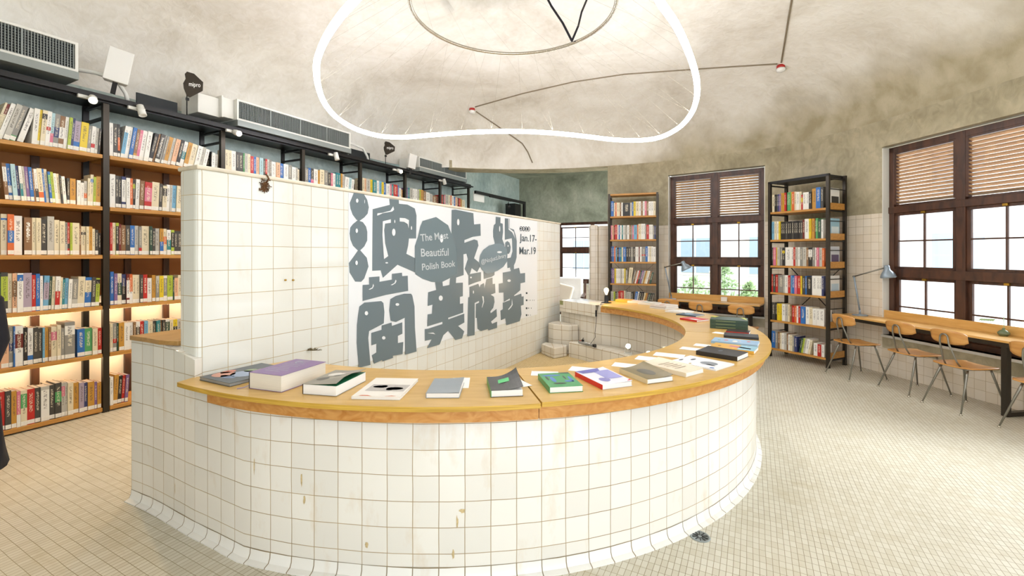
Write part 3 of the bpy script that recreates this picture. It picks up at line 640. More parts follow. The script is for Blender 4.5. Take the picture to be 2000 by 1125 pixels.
# ------------------------------------------------------------------ poster
def text_mesh(s, bl, br, tl, name, m, parent, M=None, th=.0008, to3=None, bold=0):
    """lettering whose box is mapped on three corners (baseline left, baseline right, cap top left)"""
    cu = bpy.data.curves.new(name, 'FONT'); cu.body = s; cu.extrude = 0; cu.offset = bold; to = bpy.data.objects.new(name+'_tmp', cu); COL.objects.link(to)
    me = bpy.data.meshes.new_from_object(to); bpy.data.objects.remove(to)
    xs = [v.co.x for v in me.vertices]; x0, x1 = min(xs), max(xs); cap = .7
    bl, br, tl = Vector(bl), Vector(br), Vector(tl); ex = (br-bl)/(x1-x0); ey = (tl-bl)/cap
    for v in me.vertices: v.co = bl+ex*(v.co.x-x0)+ey*v.co.y
    me.materials.clear(); me.materials.append(m); o = bpy.data.objects.new(name, me); COL.objects.link(o); o.parent = parent
    if M is not None: o.matrix_basis = M
    return o
def zpoly(z, pts): ox, oy, sc = z; return [(ox+pts[i]/sc, oy+pts[i+1]/sc) for i in range(0, len(pts), 2)]
PT = -.004
xl, _ = wall_px(680, 500); xr, _ = wall_px(1049, 500)
pm = MB(); pm.box(xl, xr, PT, -.0015, .69, 2.092); poster = pm.build('poster', M_['inkw'], M=LF)
tag(poster, 'large white poster with bulging dark slate characters on the tiled partition', 'poster')
def shape(pts, y, name='poster_character', m=None):
    mb = MB(); P = [Vector((wall_px(*p)[0], y, wall_px(*p)[1])) for p in pts]
    bm = bmesh.new(); vs = [bm.verts.new(p) for p in P]
    try: f = bm.faces.new(vs)
    except ValueError: return
    f.normal_update()
    bmesh.ops.triangulate(bm, faces=[f]); bm.normal_update()
    for f in bm.faces:
        if f.normal.y > 0: f.normal_flip()
    me = bpy.data.meshes.new(name); bm.to_mesh(me); bm.free(); me.shade_flat(); me.materials.append(m or M_['inkp'])
    o = bpy.data.objects.new(name, me); COL.objects.link(o); o.parent = poster; return o
Z1 = (670, 365, 5.919); Z2 = (670, 530, 5.919); Z3 = (800, 390, 6.617); Z4 = (820, 530, 6.618); Z5 = (880, 400, 7.033); Z6 = (900, 510, 7.031)
y1 = PT-.0006
for ky, (z, pts) in enumerate((
 (Z1, [120,68, 237,85, 275,150, 294,235, 280,310, 240,355, 182,396, 150,380, 105,320, 80,250, 72,185]),
 (Z1, [165,385, 225,408, 262,460, 276,520, 275,620, 240,690, 193,735, 165,735, 110,680, 80,610, 70,540, 78,470, 110,430]),
 (Z1, [168,733, 195,733, 270,820, 290,920, 240,1060, 205,1097, 135,1095, 70,990, 62,880, 110,815]),
 (Z1, [337,258, 535,208, 528,138, 640,152, 642,195, 740,205, 825,250, 845,330, 840,597, 757,597, 748,680, 727,773, 830,825, 830,990, 625,900, 455,1052, 430,965, 332,970]),
 (Z5, [8,70, 60,65, 308,115, 318,270, 405,262, 410,425, 300,440, 185,485, 185,522, 320,475, 365,490, 378,560, 318,735, 385,790, 400,850, 360,925, 285,870, 265,940, 240,970, 188,880, 232,745, 212,672, 172,680, 175,965, 70,1000, 60,1070, 0,1075]),
 (Z5, [615,165, 682,172, 680,250, 712,260, 716,370, 705,470, 740,560, 600,560, 600,520, 580,440, 578,360, 588,280, 612,258]),
 (Z5, [447,900, 600,890, 598,965, 560,990, 450,1020]),
 (Z5, [740,185, 805,192, 803,320, 865,340, 890,420, 905,500, 903,720, 885,790, 862,840, 866,890, 815,890, 812,862, 775,870, 770,735, 820,725, 845,640, 840,500, 835,460, 740,480]),
 (Z5, [745,520, 775,497, 805,520, 822,580, 815,640, 795,675, 765,670, 745,600]),
 (Z6, [570,158, 680,138, 680,60, 725,60, 725,110, 795,92, 812,170, 878,162, 878,290, 815,305, 812,400, 728,470, 728,480, 825,445, 830,488, 858,482, 858,600, 820,612, 828,730, 805,825, 620,880, 605,785, 545,812, 538,680, 572,660, 570,572, 668,535, 668,512, 585,560, 582,430, 518,435, 515,310, 575,300]),
 (Z6, [100,180, 272,150, 272,270, 205,290, 100,330]),
 (Z6, [95,500, 113,490, 113,355, 235,310, 252,360, 265,325, 312,300, 320,372, 345,250, 430,225, 432,315, 465,310, 470,435, 405,460, 450,490, 458,560, 440,640, 400,690, 405,715, 485,655, 490,760, 410,830, 425,860, 493,830, 493,915, 375,950, 365,932, 270,960, 225,930, 213,780, 197,780, 200,590, 245,570, 243,545, 185,575, 185,1015, 83,1033]),
 (Z4, [190,120, 285,120, 292,192, 375,175, 385,80, 465,70, 460,150, 550,145, 550,320, 512,330, 512,420, 555,412, 555,532, 360,600, 362,620, 568,545, 570,660, 490,705, 568,775, 540,865, 455,885, 360,768, 298,825, 250,945, 85,993, 145,880, 58,898, 58,745, 100,740, 285,680, 285,652, 88,712, 95,555, 150,548, 158,430, 95,447, 100,270, 205,240]),
 (Z2, [220,157, 295,152, 293,68, 415,58, 415,120, 560,95, 560,28, 675,15, 678,55, 742,50, 747,225, 490,272, 220,342]),
 (Z2, [183,405, 240,360, 435,343, 460,365, 472,470, 465,600, 295,690, 285,770, 300,950, 312,1080, 200,1108, 175,1105, 152,830, 155,620, 168,500]),
 (Z2, [540,320, 600,285, 700,258, 780,258, 795,280, 820,405, 825,650, 845,925, 712,962, 708,535, 605,585, 545,570, 527,450]),
 (Z2, [440,625, 555,590, 558,630, 678,588, 680,720, 628,745, 628,828, 690,815, 682,955, 570,975, 570,1000, 450,1040, 445,1025, 355,1065, 325,970, 380,935, 380,835, 322,855, 320,710, 440,675]))):
    shape(zpoly(z, pts), y1-.00015*ky)
M_['inkb'] = mat('slate poster bubble', '#75858b', .22)
shape(zpoly(Z3, [160,275, 335,224, 490,330, 525,420, 575,560, 605,640, 607,950, 500,1020, 400,1070, 270,1060, 160,1020, 65,960, 60,600, 100,480, 130,350]), y1-.0030, 'poster_bubble', M_['inkb'])
shape(zpoly(Z5, [388,770, 400,690, 440,620, 520,560, 620,532, 700,538, 755,590, 775,680, 768,780, 720,850, 640,905, 560,935, 480,945, 420,890, 393,835]), y1-.0033, 'poster_bubble', M_['inkb'])
for z, pts in ((Z1, [452,398, 545,375, 545,415, 478,425, 468,500, 478,650, 515,800, 466,835, 448,560]), (Z1, [648,358, 710,362, 755,385, 752,480, 740,430, 700,405, 648,400])):
    shape(zpoly(z, pts), y1-.0028, 'poster_counter_shape', M_['inkw'])
hl = [(Z1, 155, 160, 14, 24), (Z1, 150, 507, 14, 26), (Z1, 148, 878, 14, 26), (Z1, 578, 525, 20, 42), (Z1, 783, 475, 7, 22), (Z1, 590, 400, 5, 20), (Z1, 497, 878, 16, 8), (Z2, 262, 483, 20, 24), (Z2, 620, 382, 22, 16), (Z2, 462, 768, 20, 20), (Z3, 620, 290, 16, 42), (Z3, 405, 500, 22, 55),
      (Z4, 262, 345, 26, 34), (Z5, 783, 565, 8, 12), (Z5, 665, 650, 34, 14), (Z5, 667, 330, 8, 40), (Z5, 272, 998, 12, 12), (Z6, 655, 268, 24, 18), (Z6, 165, 425, 8, 22), (Z1, 242, 170, 3, 22)]
for z, x, y, a, b in hl: shape(zpoly(z, [v for k in range(12) for v in (x+a*math.cos(k*math.pi/6), y+b*math.sin(k*math.pi/6))]), y1-.0038, 'poster_highlight', M_['inkw'])
for z, pts in ((Z1, [385,332, 390,305, 450,300, 540,275, 572,225, 583,262, 560,285, 450,305, 410,325]), (Z2, [285,210, 330,185, 340,142, 348,165, 335,195, 305,210]), (Z2, [540,158, 585,135, 600,95, 610,110, 600,135, 565,158]), (Z4, [90,798, 165,790, 192,812, 160,806]),
               (Z6, [285,480, 305,485, 312,560, 285,640, 280,635, 298,560]), (Z6, [640,665, 690,600, 695,515, 705,600, 680,640, 650,668]), (Z5, [785,195, 795,190, 795,320, 860,370, 880,470, 865,430, 840,380, 790,340])):
    shape(zpoly(z, pts), y1-.0038, 'poster_highlight', M_['inkw'])
def ptext(s, bl, br, tl, m, name='poster_lettering', bold=0):
    c = [Vector((wall_px(*p)[0], y1-.0043, wall_px(*p)[1])) for p in (bl, br, tl)]
    text_mesh(s, c[0], c[1], c[2], name, m, poster, bold=bold)
ptext('The Most', (820.5, 471.5), (874.5, 465.5), (819, 457.5), M_['inkt'], bold=.012)
ptext('Beautiful', (821, 501), (875, 499), (820.5, 485.5), M_['inkt'], bold=.012)
ptext('Polish Book', (823, 528), (888, 520), (822.5, 515), M_['inkt'], bold=.012)
ptext('@NotJustLibrary', (939, 515.5), (987.5, 502), (938.5, 507.5), M_['inkt'], bold=.012)
M_['inkd'] = mat('dark slate lettering', '#3f4c52', .25)
ptext('Jan.17-', (1014, 470.5), (1047, 472.5), (1014, 456.5), M_['inkd'], bold=.006)
ptext('Mar.19', (1013.5, 496.5), (1045.5, 496.5), (1013.5, 482), M_['inkd'], bold=.006)
for i, ch in enumerate('2023'):
    x = 1016.8+i*4.9; shape([(x+2.9*math.cos(k*math.pi/8), 446.5+i*.25+4.6*math.sin(k*math.pi/8)) for k in range(16)], y1-.0028, 'poster_dot', M_['inkd'])
    ptext(ch, (x-1.5, 449.3+i*.25), (x+1.5, 449.3+i*.25), (x-1.5, 443.6+i*.25), M_['inkw'], 'poster_numeral', .02)
for y, ws in ((572.5, ()), (586.5, ((5, 1), (8, 1), (12, 1), (15, 1))), (602, ((4, 2), (9, 1.6))), (615.5, ((4, 1.5), (8, 1)))):
    shape([(1026.5, y-1.8), (1029.5, y-1.8), (1029.5, y+1.8), (1026.5, y+1.8)], y1, 'poster_mark', M_['inkd'])
    for dx, w in ws: shape([(1027.5+dx, y-1.2), (1027.5+dx+w*.6, y-1.2), (1027.5+dx+w*.6, y+1), (1027.5+dx, y+1)], y1, 'poster_mark', M_['inkd'])

# ------------------------------------------------------------------ long bookshelf
BAYS = [-1.12, 0, 1.149, 2.285, 3.381, 4.49, 5.58, 6.66]
SZ = [.053, .596, 1.077, 1.59, 2.076, 2.60]; STOP = 3.16; SD = .50
shelf = empty('bookshelf', SF); tag(shelf, 'long dark steel bookshelf with six wooden shelves along the left wall', 'bookshelf')
for i, x in enumerate(BAYS):
    for y in (.025, SD-.02):
        mb = MB(); mb.box(x-.025, x+.025, y-.025, y+.02, 0, STOP); mb.build('post', M_['post'] if y < .1 else M_['black'], shelf)
    mb = MB()
    for z in (2.98, 3.12): mb.box(x-.015, x+.015, .04, SD-.04, z-.012, z+.012)
    mb.build('side_brace', M_['black'], shelf)
    if i == len(BAYS)-1: continue
    x1 = BAYS[i+1]
    for k, z in enumerate(SZ):
        mb = MB(); mb.box(x+.03, x1-.03, 0.0, SD-.06, z-.038, z); mb.build('shelf_board', M_['shelfw'], shelf, bevel=.002)
    if i > 0 or True:
        mb = MB(); x_a = x+.03; x_b = x1-.03; mb.box(x_a, x_b, SD-.03, SD-.01, 2.86, 3.16); mb.build('back_panel', M_['bluep2'] if 'bluep2' in M_ else M_['bluep'], shelf)
mb = MB(); mb.box(-1.2, 6.7, -.02, .06, 3.12, 3.20); mb.box(-1.2, 6.7, .06, SD, 3.165, 3.19); mb.build('top_rail', M_['black'], shelf)
# uprights and warm strips behind the lower shelves
for i in range(7):
    mb = MB()
    for k in range(1, 3): xx = BAYS[i]+(BAYS[i+1]-BAYS[i])*k/3; mb.box(xx-.03, xx+.03, SD, SD+.03, 0, 2.85)
    mb.build('rear_stud', M_['frame'], shelf)
for i in range(0, 3):
    for z in (1.02, .52):
        mb = MB(); mb.box(BAYS[i]+.05, BAYS[i+1]-.05, SD-.12, SD-.08, z-.018, z); mb.build('light_strip', M_['led'], shelf)
bw = MB(); bw.box(-1.3, 3.5, SD+.04, SD+.06, 1.15, 2.85); o = bw.build('backing_board', M_['card'], M=SF); tag(o, 'brown board covering the wall behind the near shelf bays', 'board')
bw = MB(); bw.box(-1.3, 3.5, SD+.04, SD+.06, .02, 1.14); o = bw.build('backing_board', M_['paper'], M=SF); tag(o, 'white board behind the lowest shelves of the near bays', 'board')

# ------------------------------------------------------------------ books
BOOKS = []   # dict(M,w,h,d,code,band,place,shelfname,idx)
def t_of(px, off=0.0):
    """distance along the long bookshelf front seen at a photo column"""
    r = (px-CX)/F_PX; p = SF @ Vector((0, off, 0)); return (r*p.y-p.x)/(U.x-r*U.y)
def parse(row):
    out = []; lean = 0; h = 30
    for tok in row.split():
        if tok[0] == '^': lean = float(tok[1:]); continue
        if tok[0] == '|': out.append(('gap', float(tok[1:]))); continue
        band = None; code = tok[0]; rest = tok[1:]
        mh = re.search(r'h(\d+)', rest)
        if mh: h = float(mh.group(1)); rest = rest.replace(mh.group(0), '')
        if '/' in rest:
            rest, bn_ = rest.split('/'); band = (bn_[0],)+tuple(float('.'+q) for q in bn_[1:].split('.')[1:])
        out.append((code, float(rest), h/100, lean, band))
    return out
def put(Mrow, x0, x1, z, code, h, lean, band, place, sname, depth=None, y0=None, seed=0):
    rnd = random.Random(seed); w = x1-x0; L = math.radians(lean); d = depth or rnd.uniform(.15, .21); y = (y0 if y0 is not None else rnd.uniform(.012, .03))
    gap = .0012; wt = max(.006, w*math.cos(L)-gap)
    if lean >= 0: M = Matrix.Translation((x1-gap/2, y, z+.0008)) @ Matrix.Rotation(L, 4, 'Y') @ Matrix.Translation((-wt, 0, 0))
    else: M = Matrix.Translation((x0+gap/2, y, z+.0008)) @ Matrix.Rotation(L, 4, 'Y')
    BOOKS.append(dict(M=Mrow @ M, w=wt, h=h, d=d, code=code, band=band, place=place, shelf=sname))
SNAMES = ['top', 'second', 'third', 'fourth', 'fifth', 'lowest']
def row_px(row, start, sc, ox, z, place, sname, hs=1):
    prev = start; k = 0
    for t in parse(row):
        if t[0] == 'gap': prev = t[1]; continue
        xa = t_of(ox+prev/sc); xb = t_of(ox+t[1]/sc)
        put(SF, xa, xb, z, t[0], t[2]*hs, t[3], t[4], place, sname, seed=hash((place, sname, k)) & 0xffff if False else len(BOOKS)); prev = t[1]; k += 1
A = ('left', 'nearest shelf post')
row_px('^15 c-130h34 c-90h34 m-40/c.0.7h33 w45h34 e150h34 g250/G.0.15h34 |275 ^15 w380h33 |500 ^4 w590h33 y635 c715/k.75.9 w785/r.45.55 i838/p.1.4h32 g922/B.3.6 n1005/w.3.65h31 w1063 l1113 B1158 V1258/b.1.3h29 y1378h29 g1432h27 w1495/r.2.35h27 e1545h26 d1575h26', -200, 8.038, 0, SZ[5], 'bay0', 0)
row_px('^-4 p65h32 n110/w.5.9 b150/w.2.4 i200 B232h31 w262/t.1.5 e292 v330 b370 n390h30 w425/d.0.4 c478/o.0.3h31 b500 c532 b560/G.6.9h29 l592 w622h28 c655 d672h27 w708h26 |712 ^0 d742h25 a802h25 |815 w855h24 w888h22 e920/o.3.5h24 ^1 c950h27 c982/b.75.85h31 l1010h29 a1060h30', -60, 5.357, 0, SZ[4], 'bay0', 1)
row_px('e20h36 c85h36/b.85.9 o155/b.3.6h36 w245h35 |262 n345h34 c385h34 c438h34 d505h33 e578h36 c632h33 c688h32 g715/e.0.4h31 r742/d.2.35h31 l768h31 c840h31 n862h29 c910/d.7.8h28 c940 a975h28 c1005h26 d1040h25 k1065h22', -70, 5.357, 0, SZ[3], 'bay0', 2)
row_px('u28h35 d150/l.3.9h36 c222h35 f300/n.4.8h35 w405/b.8.96h35 V552h35 r622h33 b692h34 w742h32 ^2 s835/V.3.8h32 u880h31 c930h31 w1015/r.1.55h31 c1055h30 t1100h28 s1155h29 w1218h28 g1318/e.0.3h28 c1440h30 b1548/c.5.9h29 d1620h29 l1690/k.8.95h28', -70, 8.652, 0, SZ[2], 'bay0', 3)
row_px('r18h36 f88h36 g125/B.4.6h36 b140 w212/m.45.8h36 k250h34 w300/b.1.25h33 d345h33 d382h32 s402 a435 n460h31 c510/p.6.85h32 c545h33 g575h30 g665/w.65.9h35 |688 b755h27 G820h27 c865h26 r900h26', -60, 4.5, 0, SZ[1], 'bay0', 4)
row_px('r50h34 d105h34 a152h33 p187/w.0.35h32 c245/G.5.9h32 r315h32 d365h32 e440/w.1.9h32 d490h32 d548/G.45.75h33 e580/p.6.9h32 e602 c652h31 a702h30 V747h29 B780h28 a838h28 v862h27 a896h26', -60, 4.5, 0, SZ[0], 'bay0', 5)
row_px('w155h34 d228h34 k268/o.2.6h34 ^8 w335/s.1.8h34 w400h34 b465h34 n522/a.1.2h33 p578h33 w652h33 w735h33 ^12 k800h33 n830h33 d910h33 e935 g980h32 a1052h32 e1100 f1180h31 k1240h31 w1315/t.3.6h30 a1385h30 c1480h29 w1560h28 e1620 w1685h26 |1772 ^2 k1786h24 w1840h23 e1890h22', 92, 8.51, 205, SZ[5], 'bay1', 0)
row_px('w125h34 d160h33 k195h33 B242/w.2.9h33 w285h32 o318h32 k345/l.7.85h31 ^2 w388h32 n438h31 r518/p.3.8h30 c602h31 d635h30 c682/k.6.9h28 w720h30 e745h30 s790h30 c855h30 w960h29 e1040 r1120 c1220', 62, 5.624, 205, SZ[4], 'bay1', 1)
row_px('r92h33 c130h33 l163/k.1.9h33 m190h32 n242h31 d290h31 b340/w.1.25h31 e380h31 g415/r.1.25h30 c500h31 u528h31 d562h29 e610h29 a652/b.1.5h29 c690/o.4.7h29 w735/t.2.6h28 l770/k.3.9h28 d808h27 d858h27 n960h27 c1060h27', 62, 5.624, 205, SZ[3], 'bay1', 2)
row_px('b76h34 v102h32 c135/u.3.7h32 B168/k.0.6h31 m192/w.2.8h31 o218/w.0.4h31 c245h30 c272h30 d296h30 r328h30 w365h26 a392h29 e418/g.1.7h28 y450h28 w478/g.2.9h28 l520h28 u532h26 f560h25 c590h28 n640h28 c700h27', 48, 3.879, 205, SZ[2], 'bay1', 3)
row_px('c70h29 g98/r.3.45h29 u112h29 a152h29 w190h28 w222h28 n242h28 w275/d.5.8h28 r305h28 s334/r.0.2h28 c370h27 d396h27 t425h27 n440h27 d465h27 w500/u.1.9h27 c525h26 y556/k.3.7h26 e590h26 n650 c710', 48, 3.879, 205, SZ[1], 'bay1', 4)
row_px('w68h29 ^3 a102h30 k133h28 r155h28 v180h28 u200h28 e235 c280 n320 d360 b400 c450', 42, 3.879, 205, SZ[0], 'bay1', 5)
row_px('c75h30 c100h30 w135 d155 d190 G200 e225 c245 r270h28 b290 f315 i345h28 d360 r375 e395 g410 w445h26 f475 b505h26 w540 g570 w600h24 e612 c628h22', 42, 4, 430, SZ[5], 'bay2', 0)
row_px('g695h26 b715h27 d738/p.0.4 w770 a785h26 c820h28 g848 d872h26 p890 w910h26 t930h28 t948 a962 e980 ^5 w1010h24 i1030 w1050h22 |1085', 667, 4, 430, SZ[5], 'bay3', 0)
row_px('c1135h28 f1150 e1180h28 y1200 t1230h28 w1250 s1268 y1285h27 b1303 w1330h26 p1345 t1360 r1395h27 b1405 w1420h22 a1430h20', 1118, 4, 430, SZ[5], 'bay4', 0)
row_px('v1475h26 t1488 e1510h26 w1530 w1548 e1560 l1575h27 a1595h27 n1615h26 w1640h24 e1665h22 n1700h20', 1465, 4, 430, SZ[5], 'bay5', 0)
row_px('r1748h25 d1755 p1765 e1790h27 c1805 o1815 w1832 b1845h25 f1862 k1870 r1882h24 a1895 c1915h22', 1738, 4, 430, SZ[5], 'bay6', 0)

# free standing bookcases
def bookcase(x, y, ang, w, zs, top, d, label, board_top=True, side_boards=False):
    M = frame(x, y, ang); r = empty('bookcase', M); tag(r, label, 'bookcase'); p = .02
    for sx in (0, 1):
        for sy in (0, 1):
            mb = MB(); cx = p if sx == 0 else w-p; cy = p if sy == 0 else d-p; mb.box(cx-p, cx+p, cy-p, cy+p, 0, top); mb.build('post', M_['post'], r)
        mb = MB(); cx = p if sx == 0 else w-p
        for z in zs+[top-.02]:
            mb = MB(); mb.box(cx-.012, cx+.012, .04, d-.04, z-.05, z-.03); mb.build('side_rail', M_['black'], r)
        for a, b in zip(zs, zs[1:]+[top]):
            mb = MB(); mb.box(cx-.005, cx+.005, .04, d-.04, (a+b)/2-.006+.03, (a+b)/2+.006+.03); mb.build('side_rail', M_['black'], r)
    for z in zs:
        mb = MB(); mb.box(.04, w-.04, 0, d, z-.03, z); mb.build('shelf_board', M_['shelfw'], r, bevel=.002)
        for cx in (.008, w-.02): mb = MB(); mb.box(cx, cx+.012, .045, d-.045, z-.02, z+.07); mb.build('side_board', M_['shelfw'], r)
    mb = MB(); mb.box(.04, w-.04, .01, d, top-.03, top); mb.build('top_board', M_['shelfw'] if board_top else M_['black'], r)
    mb = MB(); mb.box(0, w, 0, .03, top-.035, top+.002); mb.box(0, w, d-.03, d, top-.035, top+.002)
    if not board_top: mb.build('top_rail', M_['black'], r)
    mb = MB(); mb.bar((.05, d-.01, zs[1]), (w-.05, d-.01, zs[3]), .025, .004); mb.bar((w-.05, d-.006, zs[1]), (.05, d-.006, zs[3]), .025, .004); mb.build('cross_brace', M_['black'], r)
    return M
A1 = math.atan2(8.45-8.75, 2.71-1.84); d = math.hypot(8.45-8.75, 2.71-1.84)
B1Z = [.24, .64, 1.04, 1.452, 1.875, 2.318]
B1 = bookcase(1.84, 8.72, A1, d, B1Z, 2.745, .33, 'narrow steel and wood bookcase in front of the wall left of the far window')
A2 = math.atan2(-.895, .446)
B2Z = [.14, .575, 1.005, 1.42, 1.82, 2.25]
B2 = bookcase(4.02, 7.15, A2, .894, B2Z, 2.725, .45, 'dark steel bookcase with six shelves between the two windows', board_top=False)
def row_case(M, w, z, row, place, sname, hmax):
    toks = parse(row); tot = sum(t[1] for t in toks if t[0] != 'gap')+sum(t[1] for t in toks if t[0] == 'gap'); x = .05; k = (w-.10)/tot
    for t in toks:
        if t[0] == 'gap': x += t[1]*k; continue
        ww = t[1]*k; put(M, x, x+ww, z, t[0], t[2], t[3], t[4], place, sname, seed=len(BOOKS)); x += ww
R1 = ['b16h29 c8h26 o8 c10 c8 n8 w8 k40h25 e10 b8h26 y12h27 c18h27 w10 n10 w10 p10h27 n10h26 w14h26 w12 c12',
      'p8h27 f8 m8 r14h28 w8 b8h27 w10 t8 w8 e8 g8 w12 n10 g8 p8h26 s18h27 o8 c16h29 w12 w10 g8 r14h27 w12 w10 g8h25 B8',
      'B8h29 b10h29 o8 s8h27 k10 b8 t8 c8 b16h28 k12h28 d14 g12 d12 w8 w10 m6 w10 g20/r.4.5h28 b12h29 w8 c10 w10 w14h28',
      'B6h29 v14h28 y10 w10 w12 e12 w10 y8 g12h26 ^6 c20h30 ^14 g8h25 n8 w8 r8 u8 v12h25 e8 a8 c8 w8 ^14 n10h24 u10h22 |26',
      'e16h24 l10 k8 g8 r8 r26h26 c8 g10 e14h24 e10 k12 ^10 b14h25 w8 k14 k10 ^14 c8h23 a10 m6 u12 k10 d12 |22',
      'c10h24 w12 g10 b10 n10 k14 r10 c20 e14 u12 w12 a10']
for k, r in enumerate(R1[::-1]): row_case(B1, d, B1Z[k], r, 'case1', 5-k, .28)
R2 = ['c12h27 k6 d6 B6 v8 a8h28 y6 r8 k4 G12h28 l4 o10 c8 w12h27 c8 r6/y.5.8h22 w12h25 w10 k10 a16h29 b16h30 d10 |2',
      's12h28 c8 w10 y8 k10h27 k9 d9 k9 k9 d9 k9 k9 k9 d9 m8h28 w16h29 y8 a12h29 m6 G8 u10h27 w8 |4',
      'd6h28 p12h28 y6 e10 g10 k10/y.7.85h27 w24h28 w10 r8 e8 w8 g10 e14 n8h27 k14/w.5.9 g8 w8 p8 e10 o8h26',
      'r6h28 d10 r10h27 g24h27 e6 w12 r10 s6 b12h27 p10 r14h27 y6 d10 b6 k20h26 w18h28 w10 w10 B8',
      'd14h27 k8 y14h26 y6 w14 e10 c8 n8 r10h25 o8 w8 r8 b18h25 w14 c12 w14h24 w10 w18h24',
      'b18h26 g10 n10 c8h25 w12 e10 n6 w10h24 c12 g8 B12h23 |6 ^10 u8h22 l8 e8 w12 c10h21 |16 ^0 w16h18 r14h17 w12']
for k, r in enumerate(R2[::-1]): row_case(B2, .872, B2Z[k], r, 'case2', 5-k, .27)
for k, (c1, c2, lab) in enumerate((('#e8e6e0', '#b9cdda', 'white and pale blue magazine facing out on the bookcase side, fourth shelf'), ('#c9ccd2', '#5a4a6a', 'magazine with a dark purple picture facing out on the bookcase side, third shelf'),
        ('#9cc6d8', '#d8e6ea', 'sky blue magazine facing out on the bookcase side, second shelf'), ('#eceae4', '#3a3836', 'white magazine with black lettering facing out on the bookcase side, top shelf'))):
    z = B2Z[k+2]; mb = MB(); mb.box(0, .006, 0, .22, 0, .285); mb.face([(.0064, .02, .04), (.0064, .20, .04), (.0064, .20, .17), (.0064, .02, .17)], 1)
    o = mb.build('magazine', [mat('cover '+c1, c1, .4), mat('cover '+c2, c2, .4)], M=B2 @ Matrix.Translation((.847, .12, z+.001))); tag(o, lab, 'magazine', 'magazines on the side of the bookcase between windows')
# make heights fit the case
for b in BOOKS:
    if b['place'][:4] == 'case': b['h'] = min(b['h'], .31)*1.0
ORD = ['first', 'second', 'third', 'fourth', 'fifth', 'sixth', 'seventh', 'eighth', 'ninth', 'tenth', 'eleventh', 'twelfth', 'thirteenth', 'fourteenth', 'fifteenth', 'sixteenth', 'seventeenth', 'eighteenth', 'nineteenth', 'twentieth']
ORD += ['twenty-'+o for o in ORD[:9]]+['thirtieth']+['thirty-'+o for o in ORD[:9]]
PL = dict(bay0='nearest bay at the left edge', bay1='bay right of the nearest post', bay2='bay above the partition near end', bay3='bay above the rust stain side', case1='far bookcase', case2='bookcase between windows')
rows = {}
for b in BOOKS: rows.setdefault((b['place'], b['shelf']), []).append(b)
for (pl, sn), L in rows.items():
    for i, b in enumerate(L):
        b['i'] = i; b['n'] = len(L); b['L'] = L[i-1] if i else None; b['R'] = L[i+1] if i+1 < len(L) else None
def scr(p): return ((p.x/p.y)*F_PX+CX, HY-(p.z-CAM_H)/p.y*F_PX)
part_top = lambda px: 325+(px-395)*.16
def area(b):
    c = b['M'] @ Vector((b['w']/2, 0, b['h']/2)); r = b['M'].to_3x3() @ Vector((1, 0, 0)); v = Vector((-c.x, -c.y, 0)).normalized()
    px, py = scr(c)
    if px < -5: return 0
    if b['place'] == 'bay1' and px > 358 and b['shelf'] > 0: return 0
    if b['place'] == 'bay1' and px > 252 and b['shelf'] == 5: return 0
    if b['place'] == 'case1' and b['shelf'] == 5: return 0
    return abs(r.cross(v).z)*b['w']*b['h']/(c.y**2)
for b in BOOKS: b['a'] = area(b)
BOOKS.sort(key=lambda b: -b['a'])
SHOWN = [b for b in BOOKS if b['a'] > 0]
INDIV = SHOWN[:276]; REST = SHOWN[276:]
def spine_book(mb, b, M=None, c=0, bandm=1, pg=None):
    w, h, d = b['w'], b['h'], b['d']; t = min(.0025, w*.2)
    zs = [(0, h, c)]
    if b['band']:
        cc, z0, z1 = b['band'][0], b['band'][1] if len(b['band']) > 1 else .3, b['band'][2] if len(b['band']) > 2 else .7
        zs = [(0, h*z0, c), (h*z0, h*z1, bandm), (h*z1, h, c)]
    for z0, z1, m in zs:
        if z1-z0 > .001: 
            P = [Vector(p) for p in ((0,0,z0),(w,0,z0),(w,0,z1),(0,0,z1))]
            if M is not None: P = [M@p for p in P]
            u0, u1 = z0/h, z1/h; mb.face(P, m, [(0, u0), (1, u0), (1, u1), (0, u1)])
    for x0, x1 in ((0, t), (w-t, w)): mb.box(x0, x1, .0003, d, 0, h, c, M, True) if False else mb.box(x0, x1, .0003, d, 0, h, c, M)
    mb.box(t, w-t, .0003, .003, .0005, h-.0005, c, M)
def cname(c): return BC[c][0]
def phrase(b):
    s = 'thick ' if b['w'] > .038 else ('slim ' if b['w'] < .018 else ''); s += cname(b['code'])+' book'
    if b['band'] and b['band'][0] != b['code']: s += ' with %s band' % cname(b['band'][0])
    return s
def where(b):
    sn = SNAMES[b['shelf']]
    if b['place'] == 'bay0': return '%s left of nearest post, %s wall shelf' % (ORD[b['n']-1-b['i']], sn)
    if b['place'] == 'bay1': return '%s right of nearest post, %s wall shelf' % (ORD[b['i']], sn)
    if b['place'] == 'case1': return '%s from left, %s shelf of far bookcase' % (ORD[b['i']], sn)
    if b['place'] == 'case2': return '%s from left, %s shelf, bookcase between windows' % (ORD[b['i']], sn)
    return '%s in wall shelf bay %s the nearest post' % (ORD[b['i']], {'bay2': 'second after', 'bay3': 'third after', 'bay4': 'fourth after', 'bay5': 'fifth after', 'bay6': 'sixth after'}[b['place']])
def near(b):
    sn = SNAMES[b['shelf']]; l = cname(b['L']['code']) if b['L'] else None; r = cname(b['R']['code']) if b['R'] else None
    w = {'bay0': 'left of nearest post', 'bay1': 'right of nearest post', 'case1': 'far bookcase', 'case2': 'case between windows'}.get(b['place'])
    if not (l and r and w) or b['place'] in ('case2', 'case1'): return None
    return 'between %s and %s ones, %s shelf, %s' % (l, r, sn, w)
GRP = dict(bay0='books in the nearest bay of the long shelf', bay1='books in the bay right of the nearest post', case1='books in the far bookcase', case2='books in the bookcase between the windows')
cand = {}
